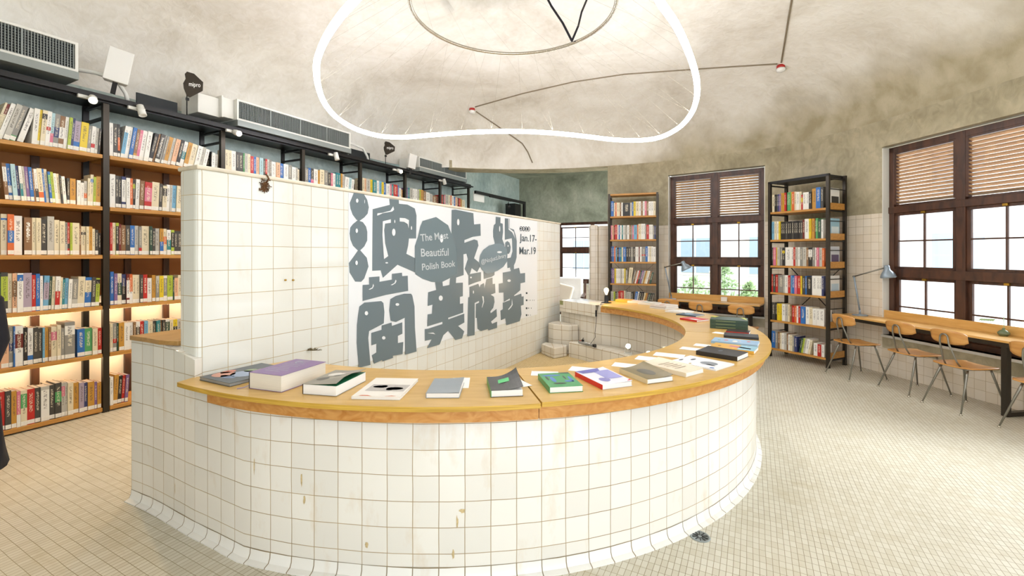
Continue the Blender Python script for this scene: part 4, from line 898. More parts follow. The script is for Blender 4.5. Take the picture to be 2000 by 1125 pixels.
for b in SHOWN:
    q = near(b)
    if q: cand.setdefault(phrase(b)+' '+q, []).append(b)
used = set()
MATL = list(BC)
def build_book(b):
    mb = MB(); spine_book(mb, b); bm_ = BM[b['band'][0]] if b['band'] else BM[b['code']]
    o = mb.build('book', [BM[b['code']], bm_], M=b['M'])
    w, h, d = b['w'], b['h'], b['d']; t = min(.0025, w*.2)
    pg = MB(); pg.box(t, w-t, .003, d-.004, .003, h-.003); pg.build('pages', M_['pages'], o)
    if b['place'] in ('bay0', 'bay1') and w > .007:
        lb = MB(); z0 = .006; lb.box(.0008, w-.0008, -.0008, -.0001, z0, z0+.036); lb.build('spine_label', M_['label'], o)
    q = near(b); lab = phrase(b)+' '+q if q else None
    if not lab or len(cand[lab]) > 1 or len(lab.split()) > 16: lab = phrase(b)+', '+where(b)
    if len(lab.split()) > 16: lab = lab.replace('slim ', '').replace('thick ', '')
    if len(lab.split()) > 16: lab = cname(b['code'])+' book, '+where(b)
    tag(o, lab, 'book', GRP.get(b['place'], 'books on the top row above the partition')); return o
for b in INDIV: b['o'] = build_book(b)
mb = MB()
for b in REST: spine_book(mb, b, b['M'], MATL.index(b['code']), MATL.index(b['band'][0]) if b['band'] else 0); t = min(.0025, b['w']*.2); mb.box(t, b['w']-t, .004, b['d']-.004, .003, b['h']-.003, len(MATL), b['M'])
so = mb.build('shelved_books', [BM[k] for k in MATL]+[M_['pages']]); tag(so, 'the many smaller-looking coloured books filling the remaining shelf rows', 'books', kind='stuff')
# titles that can be read
def spine_title(pl, sh, code, idx_px, s, m, hfrac=(.35, .9), horiz=False):
    L = [b for b in rows[(pl, sh)] if b.get('o') is not None and b['code'] == code]
    if not L: return
    b = min(L, key=lambda b: abs(scr(b['M'] @ Vector((b['w']/2, 0, b['h']/2)))[0]-idx_px)); w, h = b['w'], b['h']
    if horiz:
        for k, ch in enumerate(s):
            zt = h*(.86-.13*k); text_mesh(ch, (w*.25, -.0006, zt-.035), (w*.75, -.0006, zt-.035), (w*.25, -.0006, zt), 'spine_title', m, b['o'], bold=.01)
    else: text_mesh(s, (w*.3, -.0006, h*hfrac[1]), (w*.3, -.0006, h*hfrac[0]), (w*.78, -.0006, h*hfrac[1]), 'spine_title', m, b['o'])
spine_title('bay0', 2, 'n', 57, '365', M_['paper'], horiz=True)
spine_title('bay1', 0, 'd', 308, 'The Age of Collage', M_['paper'], (.2, .9))
spine_title('bay0', 3, 'f', 30, 'PAINTERBOX', M_['coat'], (.15, .8))
spine_title('bay0', 2, 'g', 130, 'minimal', M_['coat'], (.35, .95))

# ------------------------------------------------------------------ books lying on the counter
def lay(fl, fr_, bl, th, cover, back=None, pages='pagew', z=ZT, patches=(), curl=0, label='', spine='left', lift=0, name='book', deep=None, group='exhibition books laid along the counter', spread=None):
    """fl, fr, bl: photo pixels of the front-left, front-right and back-left bottom corners"""
    a, b, c = atz(*fl, z), atz(*fr_, z), atz(*bl, z); ex = b-a; W = ex.length; ang = math.atan2(ex.y, ex.x); D = (c-a).dot(Vector((-math.sin(ang), math.cos(ang), 0)))
    if deep: D = deep
    M = frame(a.x, a.y, ang, z+.0006); t = .0022; mb = MB()
    mb.box(0, W, 0, D, 0, t)                                       # back board
    n = 10; zt = th-t
    def zc(u, v): return zt+curl*(max(0, u-.25)**2)*(.35+.65*v)+lift*max(0, .5-abs(v-.35))*u
    for i in range(n):
        for j in range(4):
            u0, u1, v0, v1 = i/n, (i+1)/n, j/4, (j+1)/4
            q = [Vector((W*u, D*v, zc(u, v)+t)) for u, v in ((u0, v0), (u1, v0), (u1, v1), (u0, v1))]; mb.face(q, 0, smooth=True)
            mb.face([p-Vector((0, 0, t*.8)) for p in q][::-1], 0, smooth=True)
            if j == 0: mb.face([q[0]-Vector((0,0,t*.8)), q[1]-Vector((0,0,t*.8)), q[1], q[0]], 0)
            if i == n-1: mb.face([q[1]-Vector((0,0,t*.8)), q[2]-Vector((0,0,t*.8)), q[2], q[1]], 0)
            if j == 3: mb.face([q[2]-Vector((0,0,t*.8)), q[3]-Vector((0,0,t*.8)), q[3], q[2]], 0)
    sm = 1 if back else 0
    if spine == 'left': mb.box(-.001, t, 0, D, 0, th-.0004, sm)
    elif spine == 'front': mb.box(0, W, -.001, t, 0, th-.0004, sm)
    mats = [cover, back or cover]
    for pm_, pts in patches:
        mats.append(pm_); bm = [Vector((W*u, D*v, zc(u, v)+t+.0006)) for u, v in pts]; mb.face(bm, len(mats)-1)
    o = mb.build(name, mats, M=M); tag(o, label, 'book', group)
    pg = MB(); pg.box(.0025 if spine == 'left' else .002, W-.003, .0028 if spine == 'front' else .002, D-.002, t, th-t*1.05); pg.build('pages', M_[pages], o)
    return o
def ell(cx, cy, rx, ry, n=14, rot=0): return [(cx+rx*math.cos(2*math.pi*k/n)*math.cos(rot)-ry*math.sin(2*math.pi*k/n)*math.sin(rot), cy+rx*math.cos(2*math.pi*k/n)*math.sin(rot)+ry*math.sin(2*math.pi*k/n)*math.cos(rot)) for k in range(n)]
def cm_(h, r=.35): return mat('cover '+h, h, r)
def sheet(px, py, ang, w=.10, d=.15, label='', z=ZT, m='paper', zo=.0004):
    q = atz(px, py, z); mb = MB(); mb.box(-w/2, w/2, -d/2, d/2, 0, .0012); o = mb.build('title_card', M_[m], M=frame(q.x, q.y, ang, z+zo))
    return tag(o, label, 'card', 'white title cards tucked under the counter books')
X = Vector
dk = cm_('#3e454b'); o = lay((389.6, 742.5), (448.8, 756), (501, 713), .019, dk, pages='grey', spine='none', label='thin dark art book with painted figures, first on the counter by the partition corner', patches=(
    (cm_('#c9876c'), ell(.25, .25, .22, .16)), (cm_('#8f9fb8'), ell(.55, .42, .25, .18)), (cm_('#d8b878'), ell(.72, .72, .24, .2)), (cm_('#c96a4a'), ell(.12, .38, .1, .12)), (cm_('#5b6f93'), ell(.5, .2, .2, .07)), (cm_('#7f8f68'), ell(.42, .6, .12, .1))))
pu = cm_('#7b5a8f'); o = lay((486.4, 758.8), (549.6, 767), (570, 703), .086, pu, back=M_['coat'], pages='pages', deep=.32, label='very thick purple book with cream page edges near the counter start')
lines = MB(); rr = random.Random(9)
for k in range(9):
    y = .06+k*.028; lines.box(.03+rr.uniform(0, .03), .12+rr.uniform(0, .06), y, y+.003, .0872, .0876)
lines.tube([(.09+.02*math.cos(t*.6), .25+.02*math.sin(t*.6), .0878) for t in range(9)], .0012, 5); lines.build('cover_drawing', M_['inkt'], o)
rbm = MB(); rbm.tube([(0, .06, .03), (-.02, .03, .012), (-.035, -.0, .002), (-.05, -.03, .002)], .0022, 5); rbm.build('ribbon', cm_('#a99ac4'), o)
o = lay((591, 770), (656.8, 774.8), (640, 728), .052, cm_('#8b8577'), back=cm_('#2b1a1a'), deep=.285, curl=.03, lift=.05, label='thick white-edged book, photo cover springing open over green endpaper', patches=(
    (cm_('#4d4a44'), ell(.3, .3, .18, .1)), (cm_('#d8d2c8'), ell(.4, .65, .25, .16)), (cm_('#a89890'), ell(.6, .8, .2, .1)), (cm_('#2e2c2a'), ell(.55, .5, .12, .05))))
g_ = MB(); g_.box(.004, .19, .004, .28, .0505, .0512); g_.build('endpaper', cm_('#1f7a52'), o); 
o = lay((686.3, 780), (780.8, 782), (722, 741), .014, cm_('#e9e3d8'), spine='left', label='flat white magazine with dark sunglasses-like shapes on its cover', deep=.335, patches=(
    (cm_('#b9b2aa'), [(.12, .28), (.95, .28), (.97, .62), (.14, .62)]), (cm_('#2f3f38'), ell(.35, .5, .16, .06)), (cm_('#8d9cc0'), ell(.42, .53, .08, .05)), (cm_('#2f3f38'), ell(.72, .42, .17, .07)), (cm_('#9fb0d0'), ell(.62, .4, .09, .08)), (cm_('#d2602c'), [(.12, .04), (.4, .03), (.3, .07), (.18, .07)]), (cm_('#d2602c'), [(.66, .03), (.9, .05), (.8, .07)])))
o = lay((832, 778), (897, 777.8), (846.5, 742), .025, cm_('#90979a'), label='plain grey booklet with a white card under it', deep=.265, lift=.01, curl=.012)
sheet(899, 748, .05, .10, .20, 'white card under the plain grey booklet')
o = lay((959, 776.5), (1022, 773.8), (944.6, 748.6), .034, cm_('#3b3a34'), back=cm_('#3f9a4a'), curl=.085, label='dark book with curling cover and a small bright green label', patches=((cm_('#4cc06c'), [(.3, .45), (.66, .48), (.68, .72), (.32, .70)]), (cm_('#2f6a3c'), [(.38, .56), (.58, .57), (.58, .6), (.38, .59)])))
sheet(985, 742, -.05, .17, .12, 'white card behind the dark book with curling cover'); sheet(1016, 748, .5, .06, .16, 'white card right of the dark book with curling cover', zo=.0018)
gg = cm_('#3f9456'); bb = cm_('#4a78b8'); o = lay((1073.6, 768.4), (1139, 765), (1041.6, 741), .031, gg, label='green book with blue swirls and dark strokes on its cover', patches=((bb, ell(.35, .8, .3, .06)), (bb, ell(.3, .5, .07, .2)), (bb, ell(.75, .35, .16, .06)), (bb, ell(.85, .5, .05, .2)), (cm_('#27352c'), ell(.15, .6, .04, .15)), (cm_('#27352c'), ell(.4, .22, .2, .05)), (cm_('#27352c'), ell(.7, .62, .03, .14)), (cm_('#2f4a38'), [(.7, .93), (.98, .9), (.98, 1), (.66, 1)])))
sheet(1064, 730, -.1, .16, .10, 'white card behind the green book with blue swirls')
pp = cm_('#5a5aa8'); o = lay((1176.5, 761.5), (1235, 754), (1123, 734.8), .026, cm_('#dcdce4'), back=cm_('#d3261c'), curl=.02, label='book with red spine and violet photo on a white cover', patches=((pp, [(.1, .8), (.7, .8), (.8, 1), (0, 1)]), (cm_('#8f8fc8'), [(.45, .3), (.95, .25), (.97, .8), (.5, .85)]), (cm_('#7474b6'), ell(.35, .28, .16, .13)), (cm_('#4f4f9e'), ell(.72, .5, .17, .1)), (cm_('#c8405a'), [(.6, .62), (.9, .58), (.9, .6), (.6, .64)]), (cm_('#d3261c'), [(.85, .03), (1, .03), (1, .1)])))
sheet(1140, 722, -.35, .17, .11, 'white card behind the red-spined violet book')
o = lay((1264.5, 750.8), (1314.7, 744.4), (1206.9, 728.4), .027, cm_('#7a6c42'), back=cm_('#d9cba6'), curl=.05, label='olive brown book with a darker leaf shape on the cover', patches=((cm_('#4f4a38'), ell(.5, .48, .2, .27, rot=.3)),))
sheet(1222, 714, -.45, .16, .11, 'white card behind the olive brown book')
be = cm_('#e2d6bd'); o = lay((1340, 737.3), (1374.4, 728), (1261.3, 713.3), .025, be, curl=.02, label='thick beige book with small brown line lettering', patches=tuple((cm_('#8f7a5c'), [(.2+.1*(k % 2), .3+.09*k), (.75, .27+.09*k), (.75, .29+.09*k), (.2+.1*(k % 2), .32+.09*k)]) for k in range(5)))
sheet(1268, 701, -.5, .17, .12, 'white card behind the thick beige book')
o = lay((1398, 725), (1434.7, 713.3), (1325, 703), .009, cm_('#e6e8ea'), label='white magazine with scattered grey and black marks', patches=((cm_('#8a8f94'), ell(.5, .35, .2, .18)), (cm_('#3f4448'), ell(.35, .25, .04, .1)), (cm_('#3f4448'), ell(.6, .75, .12, .04)), (cm_('#4a78b8'), ell(.1, .12, .05, .05)), (cm_('#d8b42c'), ell(.1, .6, .04, .03)), (cm_('#3f4448'), ell(.3, .9, .1, .03))))
sheet(1307, 694, -.5, .20, .12, 'white printed card behind the white marked magazine')
o = lay((1440, 706), (1461.7, 696.7), (1362, 692), .030, cm_('#262322'), curl=.01, label='large black book with a faint blue mark', patches=((cm_('#5a6670'), ell(.55, .55, .12, .05)),))
sheet(1353, 682, -.6, .17, .1, 'white card behind the large black book')
o = lay((1472.7, 692.7), (1481.5, 684), (1390, 679.5), .022, cm_('#d8a43e'), label='book with a yellow left part, pale blue right part and pink scrawl', patches=((cm_('#8fbccc'), [(0, 0), (1, 0), (1, .38), (0, .38)]), (cm_('#c06a9a'), [(.3, .1), (.5, .12), (.7, .6), (.5, .62)]), (cm_('#8a6a2c'), ell(.4, .82, .1, .04))))
sheet(1375, 675, -.6, .14, .1, 'small white card left of the yellow and blue book')
o = lay((1480, 679), (1484, 671), (1391.3, 667.5), .018, cm_('#93b4d0'), label='pale blue book with small red and white drawings', patches=((cm_('#d0473a'), ell(.5, .7, .1, .05)), (cm_('#e8e4dc'), ell(.4, .5, .2, .06)), (cm_('#d0473a'), ell(.6, .22, .1, .04)), (cm_('#e0c0b0'), ell(.5, .4, .06, .03)), (cm_('#7fa060'), ell(.4, .85, .08, .04))))
o = lay((1482, 664.5), (1481, 658), (1414.7, 654.5), .02, cm_('#25282c'), label='black book with faint speckles, in front of the green stack')
sheet(1405, 650.5, -.8, .1, .09, 'white card left of the speckled black book')
o = lay((1463, 655), (1466, 650), (1420, 648.5), .02, cm_('#2a1f20'), back=cm_('#a8281f'), label='black book with red corner peeking from under the green stack')
for k in range(3):
    o = lay((1386.7, 641), (1461, 646), (1377, 634.5), .028, cm_('#2f4637'), pages='pages', spine='front', z=ZT, deep=.24, label=['bottom', 'middle', 'top'][k]+' book of the stack of three dark green books', patches=((cm_('#c3c84e'), [(0, .7), (.12, .6), (.2, .98), (0, .98)]), (cm_('#c3c84e'), [(.8, .98), (.95, .3), (.99, .3), (.92, .98)])) if k == 2 else ())
    o.location.z = ZT+.001+k*.0292
    lb = MB(); lb.box(.05, .22, -.0016, -.0012, .012, .016); lb.build('spine_lettering', cm_('#8f9a6a'), o)
def small(px, py, ang, w, d, th, cover, label, z0=0, pages='pagew', patches=(), back=None, name='book'):
    q = atz(px, py, ZT); mb = MB(); mb.box(-w/2, w/2, -d/2, d/2, 0, .0018); mb.box(-w/2, w/2, -d/2, d/2, th-.0018, th); mb.box(-w/2, -w/2+.002, -d/2, d/2, 0, th, 1)
    mats = [cover, back or cover]
    for m, pts in patches: mats.append(m); mb.face([Vector((-w/2+w*u, -d/2+d*v, th+.0006)) for u, v in pts], len(mats)-1)
    o = mb.build(name, mats, M=frame(q.x, q.y, ang, ZT+.0008+z0)); pg = MB(); pg.box(-w/2+.002, w/2-.002, -d/2+.002, d/2-.002, .0018, th-.0018); pg.build('pages', M_[pages], o)
    tag(o, label, 'book', 'books on the far arm of the counter'); return o
small(1356, 625.5, .5, .19, .22, .018, cm_('#c92f26'), 'red-covered booklet on the far counter arm, left of the green stack', patches=((cm_('#e6e0da'), [(.05, .05), (.4, .05), (.3, .5), (.05, .5)]),))
small(1348, 615.8, .7, .2, .24, .012, cm_('#3a4a58'), 'dark slate magazine with a pale wavy picture, behind the red booklet', patches=((cm_('#8fa8b8'), ell(.6, .6, .3, .2)),))
small(1327, 609.8, .75, .22, .26, .016, cm_('#e4e0d8'), 'flat white book between the slate magazine and the white stack')
small(1297, 602.2, .62, .28, .24, .024, cm_('#d8d2ca'), 'lower book of the white stack on the far counter arm')
small(1297, 602.2, .66, .27, .24, .022, cm_('#dcd4cc'), 'upper book of the white stack, with faint red cover marks', z0=.0262, patches=((cm_('#c07a6a'), ell(.35, .5, .2, .1)),))
small(1269, 594.5, .8, .20, .26, .03, cm_('#d9d6ce'), 'white book with a pale blue picture, behind the white stack', patches=((cm_('#9fb8b8'), ell(.4, .6, .25, .15)),))
small(1245, 591.5, .95, .17, .24, .03, cm_('#e6d3c4'), 'pinkish white book between the orange book and the pale blue one')
small(1221, 589.5, 1.0, .17, .24, .035, cm_('#e0a03c'), 'book with an orange cover next to the small bulb lamp', patches=())
# ------------------------------------------------------------------ desks, chairs
def desk(a, ang, L, d, zt, label, legs=(), zb=.10):
    M = frame(a.x, a.y, ang); r = empty('desk', M); tag(r, label, 'desk')
    mb = MB(); mb.box(0, L, 0, d, zt-.022, zt); mb.build('desk_top', M_['tablew'], r, bevel=.002)
    mb = MB(); mb.box(0, L, d-.02, d, zt, zt+zb); mb.build('back_board', M_['tablew'], r, bevel=.002)
    mb = MB(); mb.box(0.01, L-.01, .015, .035, zt-.065, zt-.0225); mb.box(0.01, L-.01, d-.035, d-.015, zt-.065, zt-.0225); mb.build('apron_rail', M_['post'], r)
    for x in legs:
        mb = MB(); w = .025; z1 = zt-.0655
        mb.box(x-w, x+w, .02, .07, 0.004, z1); mb.box(x-w, x+w, d-.07, d-.02, 0.004, z1); mb.box(x-w, x+w, .07, d-.07, .004, .045); lo = mb.build('leg_frame', M_['post'], r)
        f = MB(); f.lathe([(0, 0), (.018, 0), (.018, .0035), (0, .0035)], (x, .045, 0), 12); f.build('foot', M_['black'], lo)
    return M
d2 = (W2R-W2L).normalized(); n2 = Vector((d2.y, -d2.x, 0))     # towards the room
AD2 = math.atan2(d2.y, d2.x)
s2 = Vector((4.575, 6.48, 0)); desk(s2, AD2, 3.9, .40, .75, 'long light wood desk along the near window with dark steel frame legs', legs=(2.02, 3.7))
d1 = (W1R-W1L).normalized(); AD1 = math.atan2(d1.y, d1.x); n1 = Vector((d1.y, -d1.x, 0))
s1 = W1L+n1*.46+d1*.03; desk(s1, AD1, 1.62, .43, .76, 'light wood desk under the far window between the two bookcases', legs=(.2, 1.42))
def make_chair():
    r = empty('chair')
    # seat: ply shell curving down at front edge
    mb = MB(); nx, ny = 8, 8; top = []
    for i in range(nx+1):
        for j in range(ny+1):
            u = i/nx*2-1; v = j/ny; hw = .19+.015*math.sin(math.pi*v); rr = 1-(.18 if abs(u) > .9 and v in (0, 1) else 0)
            top.append(Vector((u*hw*rr, -.19+.38*v, .452+.012*u*u-.02*max(0, v-.75)**2*16*.3+(-.006 if 0 < v < 1 else 0))))
    mb.mesh(top, [(i*(ny+1)+j, (i+1)*(ny+1)+j, (i+1)*(ny+1)+j+1, i*(ny+1)+j+1) for i in range(nx) for j in range(ny)], 0, True)
    so = mb.build('seat', M_['chairw'], r); md = so.modifiers.new('t', 'SOLIDIFY'); md.thickness = .012; md.offset = -1
    mb = MB(); pts = []; nx, nz = 12, 5
    for i in range(nx+1):
        for j in range(nz+1):
            u = i/nx*2-1; v = j/nz*2-1; hz = .072*(1-.35*abs(u)**3)-.0; y = -.215+.035*u*u-.02*v*.4
            if abs(u) > .85: hz *= .82
            pts.append(Vector((u*.185, y, .745+v*hz+.012*u*u*0)))
    mb.mesh(pts, [(i*(nz+1)+j, (i+1)*(nz+1)+j, (i+1)*(nz+1)+j+1, i*(nz+1)+j+1) for i in range(nx) for j in range(nz)], 0, True)
    bo = mb.build('backrest', M_['chairw'], r); md = bo.modifiers.new('t', 'SOLIDIFY'); md.thickness = .011; md.offset = 0
    # back hoop, under-seat frame
    mb = MB(); hoop = [(-.075, -.13, .436), (-.068, -.17, .50), (-.055, -.205, .60), (-.045, -.232, .68), (-.04, -.236, .735)]+[(-.04*math.cos(a), -.236, .74+.035*math.sin(a)) for a in (math.pi/6*k for k in range(7))][1:]+[(.045, -.232, .68), (.055, -.205, .60), (.068, -.17, .50), (.075, -.13, .436)]
    mb.tube(hoop, .0085, 8); mb.build('back_hoop', M_['steel'], r)
    mb = MB(); mb.tube([(-.13, -.14, .432), (-.13, .14, .428)], .008, 8); mb.tube([(.13, -.14, .432), (.13, .14, .428)], .008, 8); mb.tube([(-.13, -.13, .432), (.13, -.13, .432)], .008, 8); mb.tube([(-.13, .14, .428), (.13, .14, .428)], .008, 8); mb.build('seat_frame', M_['steel'], r)
    for sx in (-1, 1):
        for sy, a, f in ((-1, (.13, -.12, .43), (.20, -.27, .008)), (1, (.13, .13, .43), (.20, .235, .008))):
            mb = MB(); A_ = Vector((a[0]*sx, a[1], a[2])); B_ = Vector((f[0]*sx, f[1], f[2])); mb.tube([A_-Vector((0, 0, -.0)), A_.lerp(B_, .12), B_], [.009, .011, .007], 8); lo = mb.build('leg', M_['steel'], r)
            g = MB(); g.lathe([(0, .0), (.013, .0), (.014, .006), (.008, .016), (0, .016)], (B_.x, B_.y, 0), 10); g.build('glide', M_['silver'], lo)
    return r
def dup(root):
    r = root.copy(); COL.objects.link(r)
    for ch in list(root.children):
        c = ch.copy(); COL.objects.link(c); c.parent = r
        for g in list(ch.children): h = g.copy(); COL.objects.link(h); h.parent = c
    return r
ch0 = make_chair(); first = True
def face(a): return a-math.pi/2
CH = [(4.49, 5.93, .06, 'wooden chair with steel legs at the near desk, beside the bookcase', 'chairs at the near window desk'),
      (4.70, 5.31, .06, 'second wooden chair from the bookcase at the near desk', 'chairs at the near window desk'),
      (4.70, 4.72, .06, 'third wooden chair from the bookcase, left of the steel desk leg', 'chairs at the near window desk'),
      (4.78, 4.02, .06, 'wooden chair at the right edge, past the steel desk leg', 'chairs at the near window desk')]
na = math.atan2(-n1.y, -n1.x)
for px, Y, lab in ((1304, 7.98, 'wooden chair at the far desk, nearest the narrow bookcase'), (1367, 7.45, 'middle one of three wooden chairs at the far desk'), (1446.5, 6.98, 'wooden chair at the far desk, nearest the bookcase between windows')):
    c = at(px, 500, Y); c = c+Vector((math.cos(na), math.sin(na), 0))*.21; CH.append((c.x, c.y, na, lab, 'chairs at the far window desk'))
for x, y, a, lab, g in CH:
    r = ch0 if first else dup(ch0); first = False
    r.matrix_basis = frame(x, y, a-math.pi/2); tag(r, lab, 'chair', g)

# ------------------------------------------------------------------ desk lamps, plant, booklets
def desk_lamp(base, elbow, head, tip, label, group='desk lamps'):
    r = empty('desk_lamp', Matrix.Translation(base)); tag(r, label, 'lamp', group); e = Vector(elbow)-base; h = Vector(head)-base; t = Vector(tip)-base
    mb = MB(); mb.lathe([(0, 0), (.09, 0), (.092, .008), (.085, .014), (.02, .018), (.012, .03), (0, .03)]); mb.build('lamp_base', M_['lamp'], r)
    mb = MB(); mb.tube([(0, 0, .02), (0, 0, .08)], .012, 10); mb.tube([(0, 0, .06), e], .011, 8); mb.build('lower_arm', M_['lamp'], r)
    mb = MB(); mb.tube([e, h], .009, 8); mb.lathe([(.014, -.012), (.014, .012)], e, 12, axis=(1, .3, 0)); mb.build('upper_arm', M_['steel'], r)
    ax = (t-h).normalized(); mb = MB(); mb.lathe([(0, -.03), (.028, -.025), (.032, 0), (.034, .035), (.06, .065), (.085, .115), (.088, .135), (.084, .135), (.08, .112), (.055, .068), (.028, .04)], h, 24, axis=ax); so = mb.build('lamp_shade', M_['lamp'], r)
    mb = MB(); mb.lathe([(0, .10), (.018, .095), (.024, .08), (.018, .06), (0, .05)], h, 14, axis=ax); mb.build('bulb', M_['whitem'], so)
q = Vector((4.80, 6.28, .7506)); desk_lamp(q, at(1668, 540, 6.30), at(1732, 522, 6.02), at(1736, 548, 6.02), 'grey-blue articulated desk lamp on the near desk beside the bookcase')
q = s1+d1*.14-n1*.12; q = Vector((q.x, q.y, .7606)); desk_lamp(q, at(1299, 522, 8.30), at(1334, 513, 8.05), at(1342, 528, 8.02), 'grey articulated desk lamp on the far desk by the narrow bookcase')
q = at(1964, 500, 4.72); q = Vector((q.x-.02, q.y, .7505)); r = empty('vase', Matrix.Translation(q)); tag(r, 'small round greenish glass vase with a thin sprig on the near desk', 'vase')
mb = MB(); mb.lathe([(0, 0), (.03, 0), (.046, .018), (.048, .035), (.03, .055), (.012, .065), (.012, .08)]); mb.build('vase_body', M_['glassb'], r)
mb = MB(); mb.tube([(0, 0, .03), (.005, 0, .12), (0, 0, .20)], .003, 6); mb.tube([(0, 0, .13), (-.05, .03, .17), (-.12, .08, .165)], .002, 6)
for k in range(7):
    c = Vector((-.05-.013*k, .03+.009*k, .17)); mb.face([c, c+Vector((-.02, 0, -.02)), c+Vector((-.035, .01, -.028)), c+Vector((-.02, .012, -.005))])
mb.build('sprig', M_['leaf'], r)
q = s1+d1*1.0-n1*.33; mb = MB(); mb.box(-.05, .05, 0, .03, 0, .075); tag(mb.build('sign_card', M_['paper'], M=frame(q.x, q.y, AD1, .7608)), 'small white card leaning on the back board of the far desk', 'card')
mb = MB(); mb.box(0, .10, 0, .035, 0, .13); c = s2+d2*1.93-n2*.52

# ------------------------------------------------------------------ bulb lamp, cable, power strip, spotlights in the bath
q = atz(1184, 591.5, ZT); q.z = ZT+.0005; q.y = min(q.y, 6.60); r = empty('bulb_lamp', Matrix.Translation(q)); tag(r, 'small black lamp with a bare glowing bulb at the far end of the counter', 'lamp')
mb = MB(); mb.lathe([(0, 0), (.075, 0), (.075, .007), (.03, .010), (.028, .09), (.022, .12), (0, .12)], n=20); mb.build('lamp_base', M_['black'], r)
mb = MB(); mb.lathe([(.012, .12), (.014, .135), (.03, .165), (.034, .185), (.028, .205), (.012, .216), (0, .218)], n=16); mb.build('bulb', M_['shade'], r)
ld = bpy.data.lights.new('bulb_glow', 'POINT'); ld.energy = 6; ld.color = (1, .72, .4); ld.shadow_soft_size = .04; lo = bpy.data.objects.new('bulb_glow', ld); COL.objects.link(lo); lo.parent = r; lo.location = (0, -.0, .26)
def bp(px, py, z): return atz(px, py, z)
ce = bp(1165.5, 597, .863)
cb = MB(); P = [q+Vector((-.07, 0, .006)), Vector((1.262, 6.50, .872)), Vector((1.215, 6.43, .865)), at(1165, 612, 6.38), at(1164.5, 628, 6.40), at(1162, 650, 6.40), at(1162.5, 659, 6.36), Vector((1.08, 6.30, .345)), Vector((1.02, 6.36, .335))]
cb.tube(P, .0035, 6); c_ = cb.build('lamp_cable', M_['black']); tag(c_, 'black lamp cable with inline switch hanging down the inner bath wall', 'cable')
mb = MB(); s_ = at(1164.3, 612, 6.37); mb.box(s_.x-.012, s_.x+.012, s_.y-.01, s_.y+.01, s_.z-.045, s_.z+.045); mb.build('switch', M_['black'], c_, bevel=.004)
mb = MB(); s_ = Vector((1.13, 6.24, .342)); mb.box(-.025, .025, -.02, .02, -.016, .02, M=Matrix.Translation(s_)); mb.box(-.018, .018, -.06, -.02, -.012, .012, M=Matrix.Translation(s_)); mb.build('plug', M_['black'], c_, bevel=.004)
a_, b_ = atz(1130, 664.5, .34), atz(1157, 671, .34); v = b_-a_; r = empty('power_strip', frame(.97, 6.55, math.atan2(-.30, .16), .3212)); tag(r, 'grey power strip with a red switch on the bath bench', 'power strip')
mb = MB(); mb.box(0, .30, -.025, .025, 0, .03); mb.build('strip_body', M_['grey'], r, bevel=.004); mb = MB(); mb.box(.012, .035, -.012, .012, .0305, .036); mb.build('red_switch', M_['red'], r)
for k in range(3): mb = MB(); mb.lathe([(.017, .0303), (.017, .0315), (0, .0315)], (.08+.075*k, 0, 0), 12); mb.build('socket', M_['white'], r)
mb = MB(); mb.box(.065, .095, -.012, .012, .0325, .06); mb.tube([(.08, 0, .06), (.08, .01, .085)], .006, 6); mb.build('plug', M_['black'], r)
for i, (x, y, a, lab) in enumerate(((1.50, 5.86, -.35, 'left one of two lit white floor spotlights on the bath bench'), (1.62, 5.42, -.15, 'right one of two lit white floor spotlights on the bath bench'))):
    r = empty('floor_spotlight', frame(x, y, a, .3205)); tag(r, lab, 'spotlight', 'spotlights on the bath bench')
    mb = MB(); mb.box(-.05, .05, -.04, .04, 0, .012); mb.box(-.045, -.038, -.012, .012, .012, .09); mb.box(.038, .045, -.012, .012, .012, .09); mb.build('bracket', M_['white'], r)
    mb = MB(); mb.lathe([(0, -.06), (.030, -.055), (.034, .05), (.03, .05), (.03, .042), (0, .042)], (0, 0, .085), 18, axis=(0, -1, .35)); mb.build('lamp_head', M_['white'], r)
    mb = MB(); mb.lathe([(.029, .046), (0, .046)], (0, 0, .085), 18, axis=(0, -1, .35)); mb.build('lens', M_['spot'], r)
# orange tape patch and sheet over bath rim
mb = MB(); q1, q2 = Vector((.765, 7.22, .0)), Vector((1.20, 6.50, 0)); dd = (q2-q1); an = math.atan2(dd.y, dd.x)
mb.box(0, dd.length, -.012, -.006, .70, .866); mb.box(0, dd.length, -.012, .25, .866, .869); o = mb.build('rim_cover', M_['paper'] if False else M_['innertile'], M=frame(q1.x, q1.y, an), boxuv=True); tag(o, 'cream tile-printed sheet folded over the bare bath rim', 'cover sheet')
mb = MB(); mb.box(.01, .09, -.014, -.0125, .80, .862); mb.build('corner_patch', mat('olive grey patch', '#8d8f5c', .7, noise=.2, scale=30), o)

